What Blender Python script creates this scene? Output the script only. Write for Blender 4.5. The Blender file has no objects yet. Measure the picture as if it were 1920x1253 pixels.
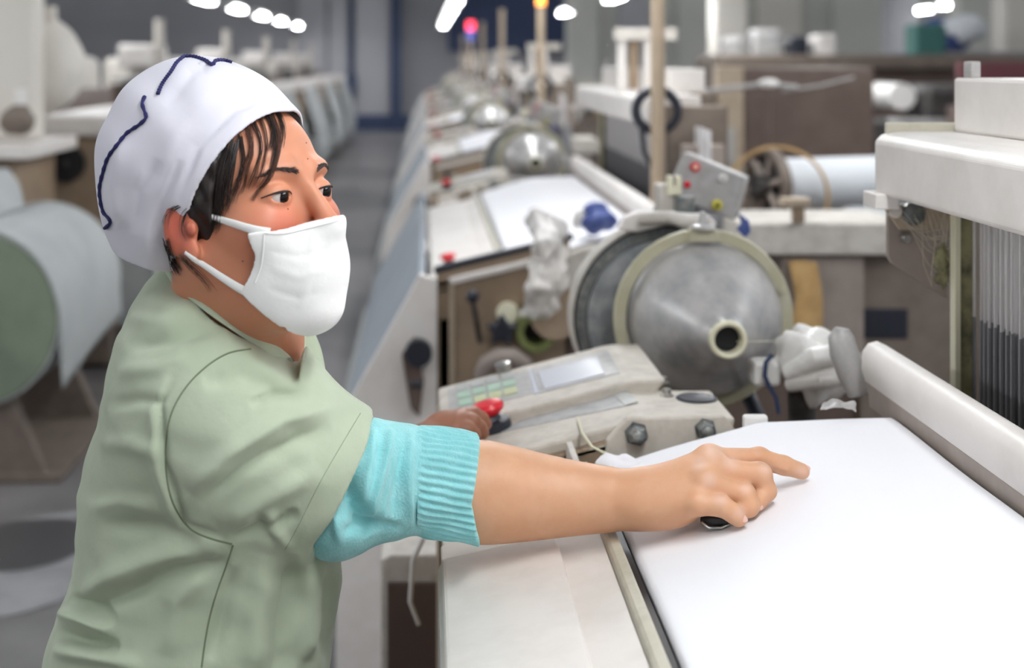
import bpy, bmesh, math, random
import numpy as np
from mathutils import Vector, Matrix, Euler
from mathutils.bvhtree import BVHTree

SC = bpy.context.scene
COL = SC.collection
# ---------------------------------------------------------------- camera
FPX = 2600.0            # focal length in pixels of a 1920 px wide frame
PX, PY = 795.0, 115.0   # vanishing point of the loom row (level lens, shifted frame)
CAMZ = 1.42
cam = bpy.data.cameras.new('camera')
cam.sensor_width = 36.0
cam.lens = FPX * 36.0 / 1920.0
cam.shift_x = (960.0 - PX) / 1920.0
cam.shift_y = -(626.5 - PY) / 1920.0
cam.clip_start = 0.05
cam.clip_end = 200
cam.dof.use_dof = True
cam.dof.focus_distance = 1.33
cam.dof.aperture_fstop = 4.0
camo = bpy.data.objects.new('camera', cam)
camo.location = (0, 0, CAMZ)
camo.rotation_euler = (math.pi / 2, 0, 0)
COL.objects.link(camo)
SC.camera = camo
# ---------------------------------------------------------------- world, exposure
w = bpy.data.worlds.new('world')
SC.world = w
w.use_nodes = True
bg = w.node_tree.nodes['Background']
bg.inputs[0].default_value = (0.93, 0.96, 1.0, 1)
bg.inputs[1].default_value = 0.36
SC.view_settings.view_transform = 'Standard'
SC.view_settings.look = 'None'
SC.view_settings.gamma = 1.0
SC.view_settings.use_curve_mapping = False
SC.view_settings.exposure = 0.14
SC.cycles.max_bounces = 7
SC.cycles.diffuse_bounces = 4
SC.cycles.glossy_bounces = 3
SC.cycles.caustics_reflective = False
SC.cycles.caustics_refractive = False
LAMP = 37.0             # strength of the fluorescent tubes

rnd = random.Random(7)


def W(x, y, Y):
    """a point seen at photo position x, y standing Y metres down the hall"""
    return Vector(((x - PX) * Y / FPX, Y, CAMZ - (y - PY) * Y / FPX))


def lin(c):
    c = c / 255.0
    return c / 12.92 if c <= 0.04045 else ((c + 0.055) / 1.055) ** 2.4


def rgb(r, g, b):
    return (lin(r), lin(g), lin(b), 1.0)


MATS = {}


def mat(name, col, rough=0.5, metal=0.0, dirt=None, bump=None, sss=0.0, alpha=1.0, emit=None, wave=None, spec=0.5, sheen=0.0, transl=0.0):
    """dirt=(colour, scale, amount, detail) ; bump=(scale, strength) ; wave=(axis, scale, strength)"""
    m = bpy.data.materials.new(name)
    m.use_nodes = True
    nt = m.node_tree
    b = nt.nodes['Principled BSDF']
    b.inputs['Base Color'].default_value = col
    b.inputs['Roughness'].default_value = rough
    b.inputs['Metallic'].default_value = metal
    b.inputs['Specular IOR Level'].default_value = spec
    if sheen:
        b.inputs['Sheen Weight'].default_value = sheen
    tc = nt.nodes.new('ShaderNodeTexCoord')
    if dirt:
        n = nt.nodes.new('ShaderNodeTexNoise')
        n.inputs['Scale'].default_value = dirt[1]
        n.inputs['Detail'].default_value = dirt[3] if len(dirt) > 3 else 6
        n.inputs['Roughness'].default_value = 0.65
        nt.links.new(tc.outputs['Object'], n.inputs['Vector'])
        r = nt.nodes.new('ShaderNodeValToRGB')
        r.color_ramp.elements[0].position = 0.42
        r.color_ramp.elements[1].position = 0.72
        r.color_ramp.elements[0].color = (0, 0, 0, 1)
        r.color_ramp.elements[1].color = (dirt[2],) * 3 + (1,)
        nt.links.new(n.outputs['Fac'], r.inputs['Fac'])
        mx = nt.nodes.new('ShaderNodeMix')
        mx.data_type = 'RGBA'
        nt.links.new(r.outputs['Color'], mx.inputs['Factor'])
        mx.inputs['A'].default_value = col
        mx.inputs['B'].default_value = dirt[0]
        nt.links.new(mx.outputs['Result'], b.inputs['Base Color'])
    if bump:
        n2 = nt.nodes.new('ShaderNodeTexNoise')
        n2.inputs['Scale'].default_value = bump[0]
        n2.inputs['Detail'].default_value = 4
        nt.links.new(tc.outputs['Object'], n2.inputs['Vector'])
        bp = nt.nodes.new('ShaderNodeBump')
        bp.inputs['Strength'].default_value = bump[1]
        bp.inputs['Distance'].default_value = bump[2] if len(bump) > 2 else 0.001
        nt.links.new(n2.outputs['Fac'], bp.inputs['Height'])
        last = bp
        if wave:
            wv = nt.nodes.new('ShaderNodeTexWave')
            wv.bands_direction = wave[0]
            wv.inputs['Scale'].default_value = wave[1]
            wv.inputs['Distortion'].default_value = 0.6
            nt.links.new(tc.outputs['Object'], wv.inputs['Vector'])
            b2 = nt.nodes.new('ShaderNodeBump')
            b2.inputs['Strength'].default_value = wave[2]
            b2.inputs['Distance'].default_value = 0.0006
            nt.links.new(wv.outputs['Fac'], b2.inputs['Height'])
            nt.links.new(bp.outputs['Normal'], b2.inputs['Normal'])
            last = b2
        nt.links.new(last.outputs['Normal'], b.inputs['Normal'])
    if sss:
        b.inputs['Subsurface Weight'].default_value = sss
        b.inputs['Subsurface Radius'].default_value = (0.9, 0.35, 0.2)
        b.inputs['Subsurface Scale'].default_value = 0.006
    if alpha < 1:
        b.inputs['Alpha'].default_value = alpha
    if transl:
        b.inputs['Transmission Weight'].default_value = transl
    if emit:
        b.inputs['Emission Color'].default_value = emit[0]
        b.inputs['Emission Strength'].default_value = emit[1]
    MATS[name] = m
    return m


mat('cream', rgb(229, 224, 219), 0.42, dirt=(rgb(186, 178, 168), 9, .35), bump=(60, .05))
mat('cream_dusty', rgb(208, 203, 195), 0.6, dirt=(rgb(150, 141, 128), 22, .6), bump=(120, .15))
mat('console_cream', rgb(202, 195, 184), 0.55, dirt=(rgb(150, 143, 130), 30, .55), bump=(150, .1))
mat('olive_edge', rgb(190, 186, 170), 0.5, dirt=(rgb(150, 145, 128), 30, .5))
mat('beige_brown', rgb(150, 130, 108), 0.5, dirt=(rgb(112, 96, 80), 10, .5))
mat('beige_light', rgb(176, 160, 140), 0.5, dirt=(rgb(140, 124, 104), 12, .5))
mat('brown', rgb(92, 76, 68), 0.5, dirt=(rgb(120, 104, 94), 8, .45))
mat('brown_grey', rgb(112, 100, 90), 0.6, dirt=(rgb(140, 128, 116), 14, .5))
mat('mauve_grey', rgb(160, 148, 140), 0.6, dirt=(rgb(126, 114, 106), 12, .5))
mat('ring_olive', rgb(176, 172, 146), 0.45, dirt=(rgb(196, 194, 178), 25, .6))
mat('drum_grey', rgb(134, 138, 141), 0.5, metal=.3, dirt=(rgb(196, 198, 198), 26, .8, 9))
mat('steel_cone', rgb(204, 201, 198), 0.34, metal=.42, dirt=(rgb(132, 136, 140), 11, .9, 10), bump=(18, .06, .002))
mat('steel', rgb(178, 176, 172), 0.28, metal=.9, dirt=(rgb(120, 118, 114), 40, .5))
mat('dark_metal', rgb(64, 62, 62), 0.5, metal=.4, dirt=(rgb(130, 126, 120), 24, .6))
mat('bolt_metal', rgb(104, 110, 112), 0.45, metal=.6, dirt=(rgb(176, 174, 166), 60, .7))
mat('black', rgb(24, 24, 27), 0.5)
mat('navy_black', rgb(30, 34, 46), 0.45)
mat('red', rgb(214, 34, 48), 0.3)
mat('white_plastic', rgb(236, 234, 230), 0.4)
mat('cloth', rgb(243, 243, 247), 0.85, bump=(900, .06), sheen=.1)
mat('cloth_blue', rgb(150, 158, 166), 0.8, dirt=(rgb(120, 128, 138), 5, .5), bump=(500, .08))
mat('cloth_grey', rgb(176, 180, 180), 0.8, dirt=(rgb(150, 156, 158), 4, .5), bump=(500, .08))
mat('roll_end', rgb(128, 140, 120), 0.8, dirt=(rgb(108, 118, 104), 10, .5))
mat('plate_grey', rgb(178, 176, 174), 0.35, dirt=(rgb(128, 126, 122), 40, .6))
mat('bolt_film', rgb(158, 158, 158), 0.35, dirt=(rgb(196, 196, 194), 45, .8))
mat('screen', rgb(206, 208, 216), 0.2)
mat('key_green', rgb(168, 196, 176), 0.4, dirt=(rgb(150, 164, 152), 60, .6))
mat('key_yellow', rgb(198, 204, 158), 0.4, dirt=(rgb(170, 170, 140), 60, .6))
mat('key_grey', rgb(178, 180, 176), 0.4, dirt=(rgb(150, 150, 146), 60, .6))
mat('plastic_film', rgb(226, 222, 216), 0.25, alpha=.62, bump=(30, .6, .01))
mat('film_thick', rgb(226, 224, 220), 0.3, dirt=(rgb(176, 174, 168), 18, .6), bump=(40, .35, .006))
mat('tan_tube', rgb(178, 160, 138), 0.4, dirt=(rgb(150, 132, 110), 12, .4))
mat('yarn_white', rgb(222, 226, 230), 0.7, bump=(200, .1))
mat('orange_paper', rgb(192, 158, 106), 0.8, dirt=(rgb(160, 122, 74), 20, .6))
mat('blue_plastic', rgb(42, 62, 128), 0.45, dirt=(rgb(130, 146, 190), 20, .6))
mat('ivory', rgb(226, 222, 196), 0.4)
mat('green_ring', rgb(122, 130, 78), 0.4, dirt=(rgb(90, 92, 60), 30, .5))
mat('yellow', rgb(214, 204, 60), 0.4)
mat('wire_grey', rgb(224, 222, 222), 0.5)
mat('wire_dark', rgb(142, 142, 146), 0.5)
mat('lint', rgb(206, 200, 184), 0.9)
mat('lint_green', rgb(150, 146, 110), 0.9, dirt=(rgb(60, 58, 50), 40, .9))
mat('floor', rgb(124, 122, 122), 0.3, dirt=(rgb(72, 70, 71), .9, .9, 8), bump=(30, .04))
mat('wall_grey', rgb(150, 150, 155), 0.7, dirt=(rgb(134, 134, 138), .6, .6))
mat('wall_panel', rgb(176, 176, 181), 0.6)
mat('navy', rgb(52, 66, 98), 0.6)
mat('wall_pale', rgb(208, 209, 202), 0.7, dirt=(rgb(188, 190, 184), .8, .6))
mat('pillar_cream', rgb(222, 217, 208), 0.6)
mat('lamp_body', rgb(220, 220, 218), 0.5)
mat('tube_glow', rgb(255, 255, 255), 0.4, emit=((0.96, 0.98, 1.0, 1), LAMP))
mat('signal_orange', rgb(240, 150, 60), 0.4, emit=((1, .35, .05, 1), 3))
mat('signal_red', rgb(220, 40, 60), 0.4, emit=((1, .05, .1, 1), 3))
mat('signal_blue', rgb(110, 120, 210), 0.4)
mat('maroon', rgb(110, 62, 66), 0.6)
mat('teal', rgb(60, 110, 104), 0.6)

ORG = {}


class MB:
    def __init__(self):
        self.v = []
        self.f = []

    def add(self, vs, fs):
        o = len(self.v)
        self.v += [tuple(p) for p in vs]
        self.f += [tuple(i + o for i in f) for f in fs]
        return self

    def box(self, lo, hi, rot=None, piv=None):
        x0, y0, z0 = lo
        x1, y1, z1 = hi
        vs = [Vector(p) for p in ((x0, y0, z0), (x1, y0, z0), (x1, y1, z0), (x0, y1, z0), (x0, y0, z1), (x1, y0, z1), (x1, y1, z1), (x0, y1, z1))]
        if rot is not None:
            c = Vector(piv) if piv is not None else sum(vs, Vector()) / 8
            M = Euler(rot).to_matrix()
            vs = [M @ (p - c) + c for p in vs]
        return self.add(vs, [(0, 3, 2, 1), (4, 5, 6, 7), (0, 1, 5, 4), (1, 2, 6, 5), (2, 3, 7, 6), (3, 0, 4, 7)])

    def prism(self, poly, a, b, axis='y'):
        """poly in (X,Z) for axis y, (Y,Z) for axis x, (X,Y) for axis z"""
        def P(p, t):
            return {'y': (p[0], t, p[1]), 'x': (t, p[0], p[1]), 'z': (p[0], p[1], t)}[axis]
        n = len(poly)
        vs = [P(p, a) for p in poly] + [P(p, b) for p in poly]
        fs = [tuple(range(n - 1, -1, -1)), tuple(range(n, 2 * n))]
        fs += [(i, (i + 1) % n, n + (i + 1) % n, n + i) for i in range(n)]
        return self.add(vs, fs)

    def plate(self, pts, d):
        """polygon of 3-D points, thickened by the vector d"""
        d = Vector(d)
        n = len(pts)
        vs = [Vector(p) for p in pts] + [Vector(p) + d for p in pts]
        fs = [tuple(range(n - 1, -1, -1)), tuple(range(n, 2 * n))]
        fs += [(i, (i + 1) % n, n + (i + 1) % n, n + i) for i in range(n)]
        return self.add(vs, fs)

    def tube(self, path, r, n=10, flat=1.0, up=None):
        path = [Vector(p) for p in path]
        m = len(path)
        rr = r if isinstance(r, (list, tuple)) else [r] * m
        vs, fs = [], []
        prev = None
        for i, p in enumerate(path):
            t = (path[min(i + 1, m - 1)] - path[max(i - 1, 0)]).normalized()
            if prev is None:
                ref = Vector(up) if up is not None else (Vector((0, 0, 1)) if abs(t.z) < .9 else Vector((1, 0, 0)))
                u = (ref - t * ref.dot(t)).normalized()
            else:
                u = (prev - t * prev.dot(t)).normalized()
            prev = u
            vv = t.cross(u)
            for k in range(n):
                a = 2 * math.pi * k / n
                vs.append(p + (u * math.cos(a) * flat + vv * math.sin(a)) * rr[i])
        for i in range(m - 1):
            for k in range(n):
                fs.append((i * n + k, i * n + (k + 1) % n, (i + 1) * n + (k + 1) % n, (i + 1) * n + k))
        fs.append(tuple(range(n - 1, -1, -1)))
        fs.append(tuple((m - 1) * n + k for k in range(n)))
        return self.add(vs, fs)

    def lathe(self, prof, c, d, n=48):
        """prof: (distance along d, radius); closed when first/last radius is 0"""
        c = Vector(c)
        d = Vector(d).normalized()
        u = d.orthogonal().normalized()
        v = d.cross(u)
        vs, fs = [], []
        for (t, r) in prof:
            for k in range(n):
                a = 2 * math.pi * k / n
                vs.append(c + d * t + (u * math.cos(a) + v * math.sin(a)) * max(r, 1e-5))
        for i in range(len(prof) - 1):
            for k in range(n):
                fs.append((i * n + k, i * n + (k + 1) % n, (i + 1) * n + (k + 1) % n, (i + 1) * n + k))
        return self.add(vs, fs)

    def cyl(self, a, b, r, n=20, r2=None):
        a, b = Vector(a), Vector(b)
        L = (b - a).length
        r2 = r if r2 is None else r2
        return self.lathe([(0, 0), (0, r), (L, r2), (L, 0)], a, b - a, n)

    def ball(self, c, r, n=14, sc=(1, 1, 1)):
        vs, fs = [], []
        m = n // 2
        for i in range(m + 1):
            th = math.pi * i / m
            for k in range(n):
                a = 2 * math.pi * k / n
                vs.append((c[0] + r * sc[0] * math.sin(th) * math.cos(a), c[1] + r * sc[1] * math.sin(th) * math.sin(a), c[2] + r * sc[2] * math.cos(th)))
        for i in range(m):
            for k in range(n):
                fs.append((i * n + k, (i + 1) * n + k, (i + 1) * n + (k + 1) % n, i * n + (k + 1) % n))
        return self.add(vs, fs)

    def torus(self, c, d, R, r, n=40, m=10, sq=1.0):
        prof = [(math.sin(2 * math.pi * k / m) * r * sq, R + math.cos(2 * math.pi * k / m) * r) for k in range(m + 1)]
        return self.lathe(prof, c, d, n)

    def build(self, name, m, parent=None, bevel=0.0, smooth=False, seg=2, **props):
        me = bpy.data.meshes.new(name)
        o_ = ORG.get(parent.name, Vector()) if parent is not None else props.pop('origin', Vector())
        me.from_pydata([(p[0] - o_[0], p[1] - o_[1], p[2] - o_[2]) for p in self.v], [], self.f)
        bm = bmesh.new()
        bm.from_mesh(me)
        bmesh.ops.remove_doubles(bm, verts=bm.verts, dist=2e-5)
        bmesh.ops.recalc_face_normals(bm, faces=bm.faces)
        bm.to_mesh(me)
        bm.free()
        me.materials.append(MATS[m] if isinstance(m, str) else m)
        o = bpy.data.objects.new(name, me)
        COL.objects.link(o)
        if parent is not None:
            o.parent = parent
        else:
            o.location = o_
        ORG[o.name] = Vector(o_)
        if bevel:
            bv = o.modifiers.new('bevel', 'BEVEL')
            bv.width = bevel
            bv.segments = seg
            bv.limit_method = 'ANGLE'
            bv.angle_limit = math.radians(35)
            bv.harden_normals = False
        if smooth:
            me.shade_smooth()
            if smooth != 'all':
                me.set_sharp_from_angle(angle=math.radians(40))
        for k, v in props.items():
            o[k] = v
        return o


def thing(name, label, cat, loc=(0, 0, 0), group=None):
    o = bpy.data.objects.new(name, None)
    COL.objects.link(o)
    o.location = loc
    o.empty_display_size = .1
    ORG[o.name] = Vector(loc)
    o['label'] = label
    o['category'] = cat
    if group:
        o['group'] = group
    return o


def tag(o, label, cat, group=None):
    o['label'] = label
    o['category'] = cat
    if group:
        o['group'] = group
    return o


KIDS = {}


def copy_tree(o, parent=None):
    c = o.copy()
    COL.objects.link(c)
    c.parent = parent
    ORG[c.name] = ORG.get(o.name, Vector()).copy()
    for ch in list(o.children):
        copy_tree(ch, c)
    return c


def moved(root, d, label):
    c = copy_tree(root)
    c.location = root.location + Vector(d)
    c['label'] = label
    ORG[c.name] = Vector(c.location)
    return c


# ---------------------------------------------------------------- the hall
def struct(mb, name, m, **k):
    return mb.build(name, m, kind='structure', **k)


fl = struct(MB().box((-16, -6, -.1), (18, 28.6, 0)), 'floor', 'floor')
wb = struct(MB().box((-16, 28.6, 0), (18, 28.8, 3.4)), 'wall_back', 'wall_grey')


def wb_part(name, x0, x1, z0, z1, m, t=.08):
    a, b = (x0 - PX) * 28.6 / FPX, (x1 - PX) * 28.6 / FPX
    return MB().box((a, 28.6 - t, z0), (b, 28.6, z1)).build(name, m, wb, bevel=.01)


wb_part('wall_panel', 560, 612, .3, 3.3, 'wall_panel')
wb_part('wall_panel', 618, 652, .3, 3.3, 'wall_panel')
wb_part('wall_panel', 666, 732, .3, 3.3, 'wall_panel')
wb_part('conduit', 655, 663, .0, 3.3, 'navy', .14)
wb_part('switch_box', 652, 668, .75, 1.15, 'navy', .2)
wb_part('column', 734, 752, 0, 3.3, 'navy', .25)
wb_part('blue_panel', 840, 1060, 1.62, 3.3, 'navy', .1)
struct(MB().box((-16, 28.46, 0), (18, 28.6, .32)), 'baseboard_back', 'navy')
wr = struct(MB().box((2.9, 24, 0), (18, 24.2, 3.4)), 'wall_right', 'wall_pale')
for (xa, xb, m, z0) in ((1062, 1120, 'wall_pale', 0), (1160, 1215, 'wall_panel', 0), (1270, 1330, 'wall_pale', 0), (1420, 1500, 'pillar_cream', 0), (1560, 1660, 'wall_pale', 0)):
    a, b = (xa - PX) * 23.9 / FPX, (xb - PX) * 23.9 / FPX
    MB().box((a, 23.8, z0), (b, 24.0, 3.4)).build('wall_panel', m, wr, bevel=.01)

# ---------------------------------------------------------------- hanging lamps
LZ = 2.09


def make_lamp(loc, L=1.25):
    t = thing('hanging_lamp', '', 'lamp', loc)
    x, y, z = loc
    MB().prism([(x - .09, z + .05), (x - .03, z + .1), (x + .03, z + .1), (x + .09, z + .05)], y - L / 2, y + L / 2).build('reflector', 'lamp_body', t, bevel=.004)
    for s in (-1, 1):
        MB().cyl((x + s * .035, y - L / 2 + .03, z + .025), (x + s * .035, y + L / 2 - .03, z + .025), .019, 12).build('tube', 'tube_glow', t, smooth=True)
    for s in (-1, 1):
        MB().cyl((x, y + s * L * .4, z + .1), (x, y + s * L * .4, 3.6), .004, 6).build('hanger', 'steel', t)
    for s in (-1, 1):
        MB().box((x - .07, y + s * L / 2 - .02, z), (x + .07, y + s * L / 2 + .02, z + .06)).build('end_cap', 'lamp_body', t, bevel=.004)
    return t


lamp0 = make_lamp((-2.5, 15.6, LZ))
lamp0['label'] = 'hanging tube lamp at the near end of the line above the cap'
lamp0['group'] = 'tube lamps over the loom rows'
names = ['second', 'third', 'fourth', 'last and smallest']
for k in range(4):
    moved(lamp0, (0, 2.75 * (k + 1) + (.4 if k > 2 else 0), 0), 'hanging tube lamp, %s in the line running right from above the cap' % names[k])
for k, y in enumerate((15.9, 18.6, 21.3, 24.0, 26.6)):
    moved(lamp0, (2.88, y - 15.6, 0), 'tube lamp in the steep white streak over the far looms, %s from the top' % ['first', 'second', 'third', 'fourth', 'fifth'][k])
moved(lamp0, (4.52, 4.0, 0), 'single small hanging lamp right of the orange signal light')
moved(lamp0, (4.6, -.5, 0), 'hanging lamp cut by the picture top beyond the tan post')
moved(lamp0, (9.05, 1.3, 0), 'upper one of two lamps hanging at far right')
moved(lamp0, (9.3, 3.4, 0), 'lower one of two lamps hanging at far right')
# the same lines of lamps overhead, above the picture
for k in range(6):
    for x in (-2.5, .38, 2.1):
        yy = 12.6 - 2.75 * k - (1.0 if x == .38 else 0)
        if x == .38 and abs(yy) < .5:
            yy -= .4
        moved(lamp0, (x + 2.5, yy - 15.6, 0), 'tube lamp hanging over the looms above the picture').update_tag()
# ---------------------------------------------------------------- the loom
P = 3.35                # spacing of the looms down the row


def zc(X, lift=0.0):    # front cover surface
    return CAMZ - (.503 - (X - .014) * .222) + lift


def zcl(X, lift=0.0):   # woven cloth surface
    if X < .372:
        h = .463 - (X - .218) * .308
    elif X < .4:
        t = (X - .372) / .028
        h = (.463 - .154 * .308) - .308 * (.028 * (t - t * t / 2))
    else:
        h = .463 - .154 * .308 - .308 * .014 - (X - .4) * .03
    return CAMZ - h + lift


def slope_pt(x, y, a, b, lift=0.0):
    r = (x - PX) / (y - PY)
    h = a / (1 + b * r)
    return Vector((r * h, FPX * h / (y - PY), CAMZ - h + lift))


def flat_pt(x, y, h, lift=0.0):
    Y = FPX * h / (y - PY)
    return Vector(((x - PX) * Y / FPX, Y, CAMZ - h + lift))


ROW = 'looms of the near row'
loom = thing('weaving_loom', '', 'loom', (.5, .9, 0), ROW)
Y0, Y1 = -.2, 1.5
# body under the covers
MB().box((.03, Y0, .02), (1.15, 1.66, .84)).build('frame', 'brown', loom, bevel=.006)
for (x, y) in ((.1, -.1), (.1, 1.5), (1.05, -.1), (1.05, 1.5)):
    MB().box((x - .06, y - .06, 0), (x + .06, y + .06, .03)).build('foot', 'dark_metal', loom, bevel=.005)
# front covers
MB().prism([(.014, .70), (.014, zc(.014) - .01), (.019, zc(.019)), (.133, zc(.133)), (.135, zc(.133) - .014), (.022, zc(.022) - .02), (.022, .70)], Y0, 1.40).build('front_cover', 'cream', loom, bevel=.003, label='smooth cream sheet cover along the front')
MB().prism([(.018, zc(.018, -.03)), (.018, zc(.018, -.022)), (.178, zc(.178, -.007)), (.178, zc(.178, -.03))], Y0, 1.50).build('inner_cover', 'cream', loom, bevel=.002)
MB().prism([(.178, zc(.178, -.03)), (.177, zc(.178, .0)), (.180, zc(.178, .003)), (.188, zc(.188, .003)), (.1895, zc(.188, .0)), (.1895, zc(.188, -.03))], Y0, 1.60).build('edge_rail', 'olive_edge', loom, bevel=.0015)
MB().box((.190, Y0, zcl(.2) - .06), (.1985, 1.58, zcl(.2) - .004)).build('gap_strip', 'black', loom)  # black strip standing in for the dark gap between rail and cloth
# breast beam under the cloth
MB().prism([(.21, .9), (.21, zcl(.21) - .008), (.37, zcl(.37) - .008), (.40, zcl(.4) - .008), (.54, zcl(.54) - .008), (.54, .9)], Y0, 1.585).build('breast_beam', 'cream_dusty', loom, bevel=.003)
# tray at the far end of the cover
MB().box((.02, 1.50, .86), (.21, 1.66, .893)).build('tray_floor', 'cream_dusty', loom, bevel=.002)
MB().prism([(.05, .88), (.05, zc(.05) - .004), (.112, zc(.112) - .004), (.112, .88)], 1.50, 1.65).build('tray_block', 'cream_dusty', loom, bevel=.003)
for X in (.114, .17):
    MB().prism([(X, .87), (X, zc(X) + .012), (X + .007, zc(X) + .014), (X + .007, .87)], 1.5, 1.66).build('tray_divider', 'cream_dusty', loom, bevel=.001)
# ---- control console
A1, B1 = .4855, .26
c_up = [(.021, CAMZ - .48), (.262, CAMZ - .4174), (.274, CAMZ - .4155), (.316, CAMZ - .415)]
body = MB()
body.prism([(.018, .5), (.018, CAMZ - .508), (.262, CAMZ - .447), (.32, CAMZ - .447), (.32, .5)], 1.66, 2.05)
body.box((.30, 1.66, .5), (.38, 1.83, CAMZ - .4475))
body.build('console_base', 'beige_brown', loom, bevel=.003)
con = MB().prism(c_up + [(.30, CAMZ - .436), (.262, CAMZ - .438), (.021, CAMZ - .502)], 1.806, 2.036).build('control_console', 'console_cream', loom, bevel=.004, label='sloping dusty control console with keypad and small screen')
A2 = .4995
MB().prism([(.052, CAMZ - (A2 - .26 * .052)), (.262, CAMZ - (A2 - .26 * .262)), (.275, CAMZ - .4305), (.376, CAMZ - .4305), (.372, CAMZ - .449), (.262, CAMZ - .449), (.06, CAMZ - (A2 - .26 * .06 + .017))], 1.672, 1.815).build('console_step', 'console_cream', loom, bevel=.004)
MB().prism([(.072, CAMZ - (A2 - .26 * .072 + .016)), (.262, CAMZ - (A2 - .26 * .262 + .016)), (.262, CAMZ - (A2 - .26 * .262 + .024)), (.072, CAMZ - (A2 - .26 * .072 + .024))], 1.66, 1.69).build('step_edge', 'olive_edge', loom, bevel=.002)


def slope_plate(name, pts, a, m, lift=.0015, th=.003, parent=None, **k):
    q = [slope_pt(x, y, a, B1, lift) for x, y in pts]
    return MB().plate(q, (0, 0, -th)).build(name, m, parent or con, bevel=.0006, **k)


slope_plate('keypad_plate', [(843, 778), (840, 733), (987, 697), (1000, 738)], A1, 'plate_grey', .001)
slope_plate('screen_plate', [(1012, 738), (1000, 693), (1140, 657), (1163, 700)], A1, 'plate_grey', .001)
slope_plate('divider_strip', [(1001, 741), (989, 696), (999, 693), (1012, 738)], A1, 'screen', .0015)
slope_plate('display_screen', [(1021, 733), (1008, 702), (1119, 674), (1134, 704)], A1, 'screen', .003, label='blank pale grey display')
kx = np.linspace(852, 965, 5)
for r in range(3):
    for c in range(4):
        x0 = kx[c] + 2 + r * 3
        x1 = kx[c + 1] - 2 + r * 3
        yb = 764 - r * 0 - (x0 - 852) * .25
        dy = -17 * (2 - r) if False else -(2 - r) * 15
        ya = lambda x, o: 768 - (x - 852) * .245 + dy + o
        m = [['key_grey', 'key_grey', 'key_grey', 'key_grey'], ['key_green', 'key_green', 'key_green', 'key_green'], ['key_green', 'key_yellow', 'key_yellow', 'key_yellow']][r]
        slope_plate('key', [(x0 + 1, ya(x0, -1)), (x0 - 1, ya(x0, -12)), (x1 - 1, ya(x1, -12)), (x1 + 1, ya(x1, -1))], A1, m[c], .0028, .002)
slope_plate('label_film', [(936, 812), (975, 790), (1160, 740), (1180, 752), (1190, 758)], A2, 'bolt_film', .0012, .002, label='torn grey printed film')
slope_plate('label_film', [(1150, 744), (1162, 738), (1178, 736), (1196, 756), (1172, 763)], A2, 'key_grey', .0022, .001)
# chrome button
q = slope_pt(946, 696, A1, B1)
MB().lathe([(0, 0), (0, .011), (.004, .0125), (.011, .0125), (.013, .010), (.013, 0)], q, (-.22, 0, 1), 24).build('chrome_button', 'steel', con, smooth=True, label='round chrome push button')
for (x, y) in ((1250, 742), (1243, 719)):
    q = flat_pt(x, y, .4305)
    MB().lathe([(0, 0), (0, .009), (.002, .009), (.003, .006), (.009, .0055), (.009, 0)], q, (0, 0, 1), 12).build('screw', 'steel', loom, smooth=True)
q = flat_pt(1306, 748, .4305)
MB().lathe([(-.004, 0), (-.004, .026), (.0012, .026), (.0025, .024), (.0012, .021), (.0012, 0)], q, (0, 0, 1), 28).build('recess_cover', 'navy_black', loom, smooth=True)
# bracket plate with bolts, facing the camera
br = MB().plate([W(x, y, 1.64) for x, y in ((1134, 900), (1138, 826), (1176, 784), (1358, 779), (1374, 802), (1380, 880))], (0, .012, 0)).build('bracket_plate', 'console_cream', loom, bevel=.003)
for (x, y, r) in ((1193, 813, .0125), (1322, 804, .0115)):
    c = W(x, y, 1.64)
    MB().lathe([(.002, 0), (.002, r * 1.15), (-.003, r * 1.15), (-.003, r), (-.012, r * .96), (-.014, r * .7), (-.014, 0)], c, (0, 1, 0), 6).build('bolt', 'bolt_metal', br)
    MB().lathe([(-.013, 0), (-.013, r * .62), (-.019, r * .58), (-.021, r * .3), (-.021, 0)], c, (0, 1, 0), 16).build('bolt_end', 'bolt_metal', br, smooth=True)


def red_button(c, up, parent, s=1.0):
    up = Vector(up).normalized()
    b = MB().lathe([(0, 0), (0, .024 * s), (.004 * s, .025 * s), (.012 * s, .024 * s), (.014 * s, .014 * s), (.022 * s, .010 * s), (.022 * s, 0)], c, up, 28).build('stop_button', 'navy_black', parent, smooth=True, label='black base of a red emergency stop')
    MB().lathe([(.018 * s, 0), (.018 * s, .010 * s), (.026 * s, .020 * s), (.031 * s, .0215 * s), (.036 * s, .018 * s), (.0385 * s, .008 * s), (.039 * s, 0)], c, up, 28).build('red_cap', 'red', b, smooth=True)
    return b


red_button(slope_pt(925, 806, A2, B1, .0), (-.25, -.02, 1), loom, 1.0)
red_button((.062, -.04, zc(.062)), (-.2, 0, 1), loom, .9)
# lower gear box at the far front corner
gb = MB().prism([(-.066, 0), (-.066, .665), (-.05, .672), (.03, .672), (.03, 0)], 2.10, 2.45).build('front_box', 'cream_dusty', loom, bevel=.004)
MB().box((-.055, 2.092, .02), (.028, 2.1, .632)).build('box_door', 'brown', gb, bevel=.002)
MB().tube([(-.0, 1.98, .74), (-.016, 2.0, .70), (-.02, 2.0, .64), (-.008, 2.02, .60)], .0035, 8).build('hook', 'white_plastic', loom, smooth=True)
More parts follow.
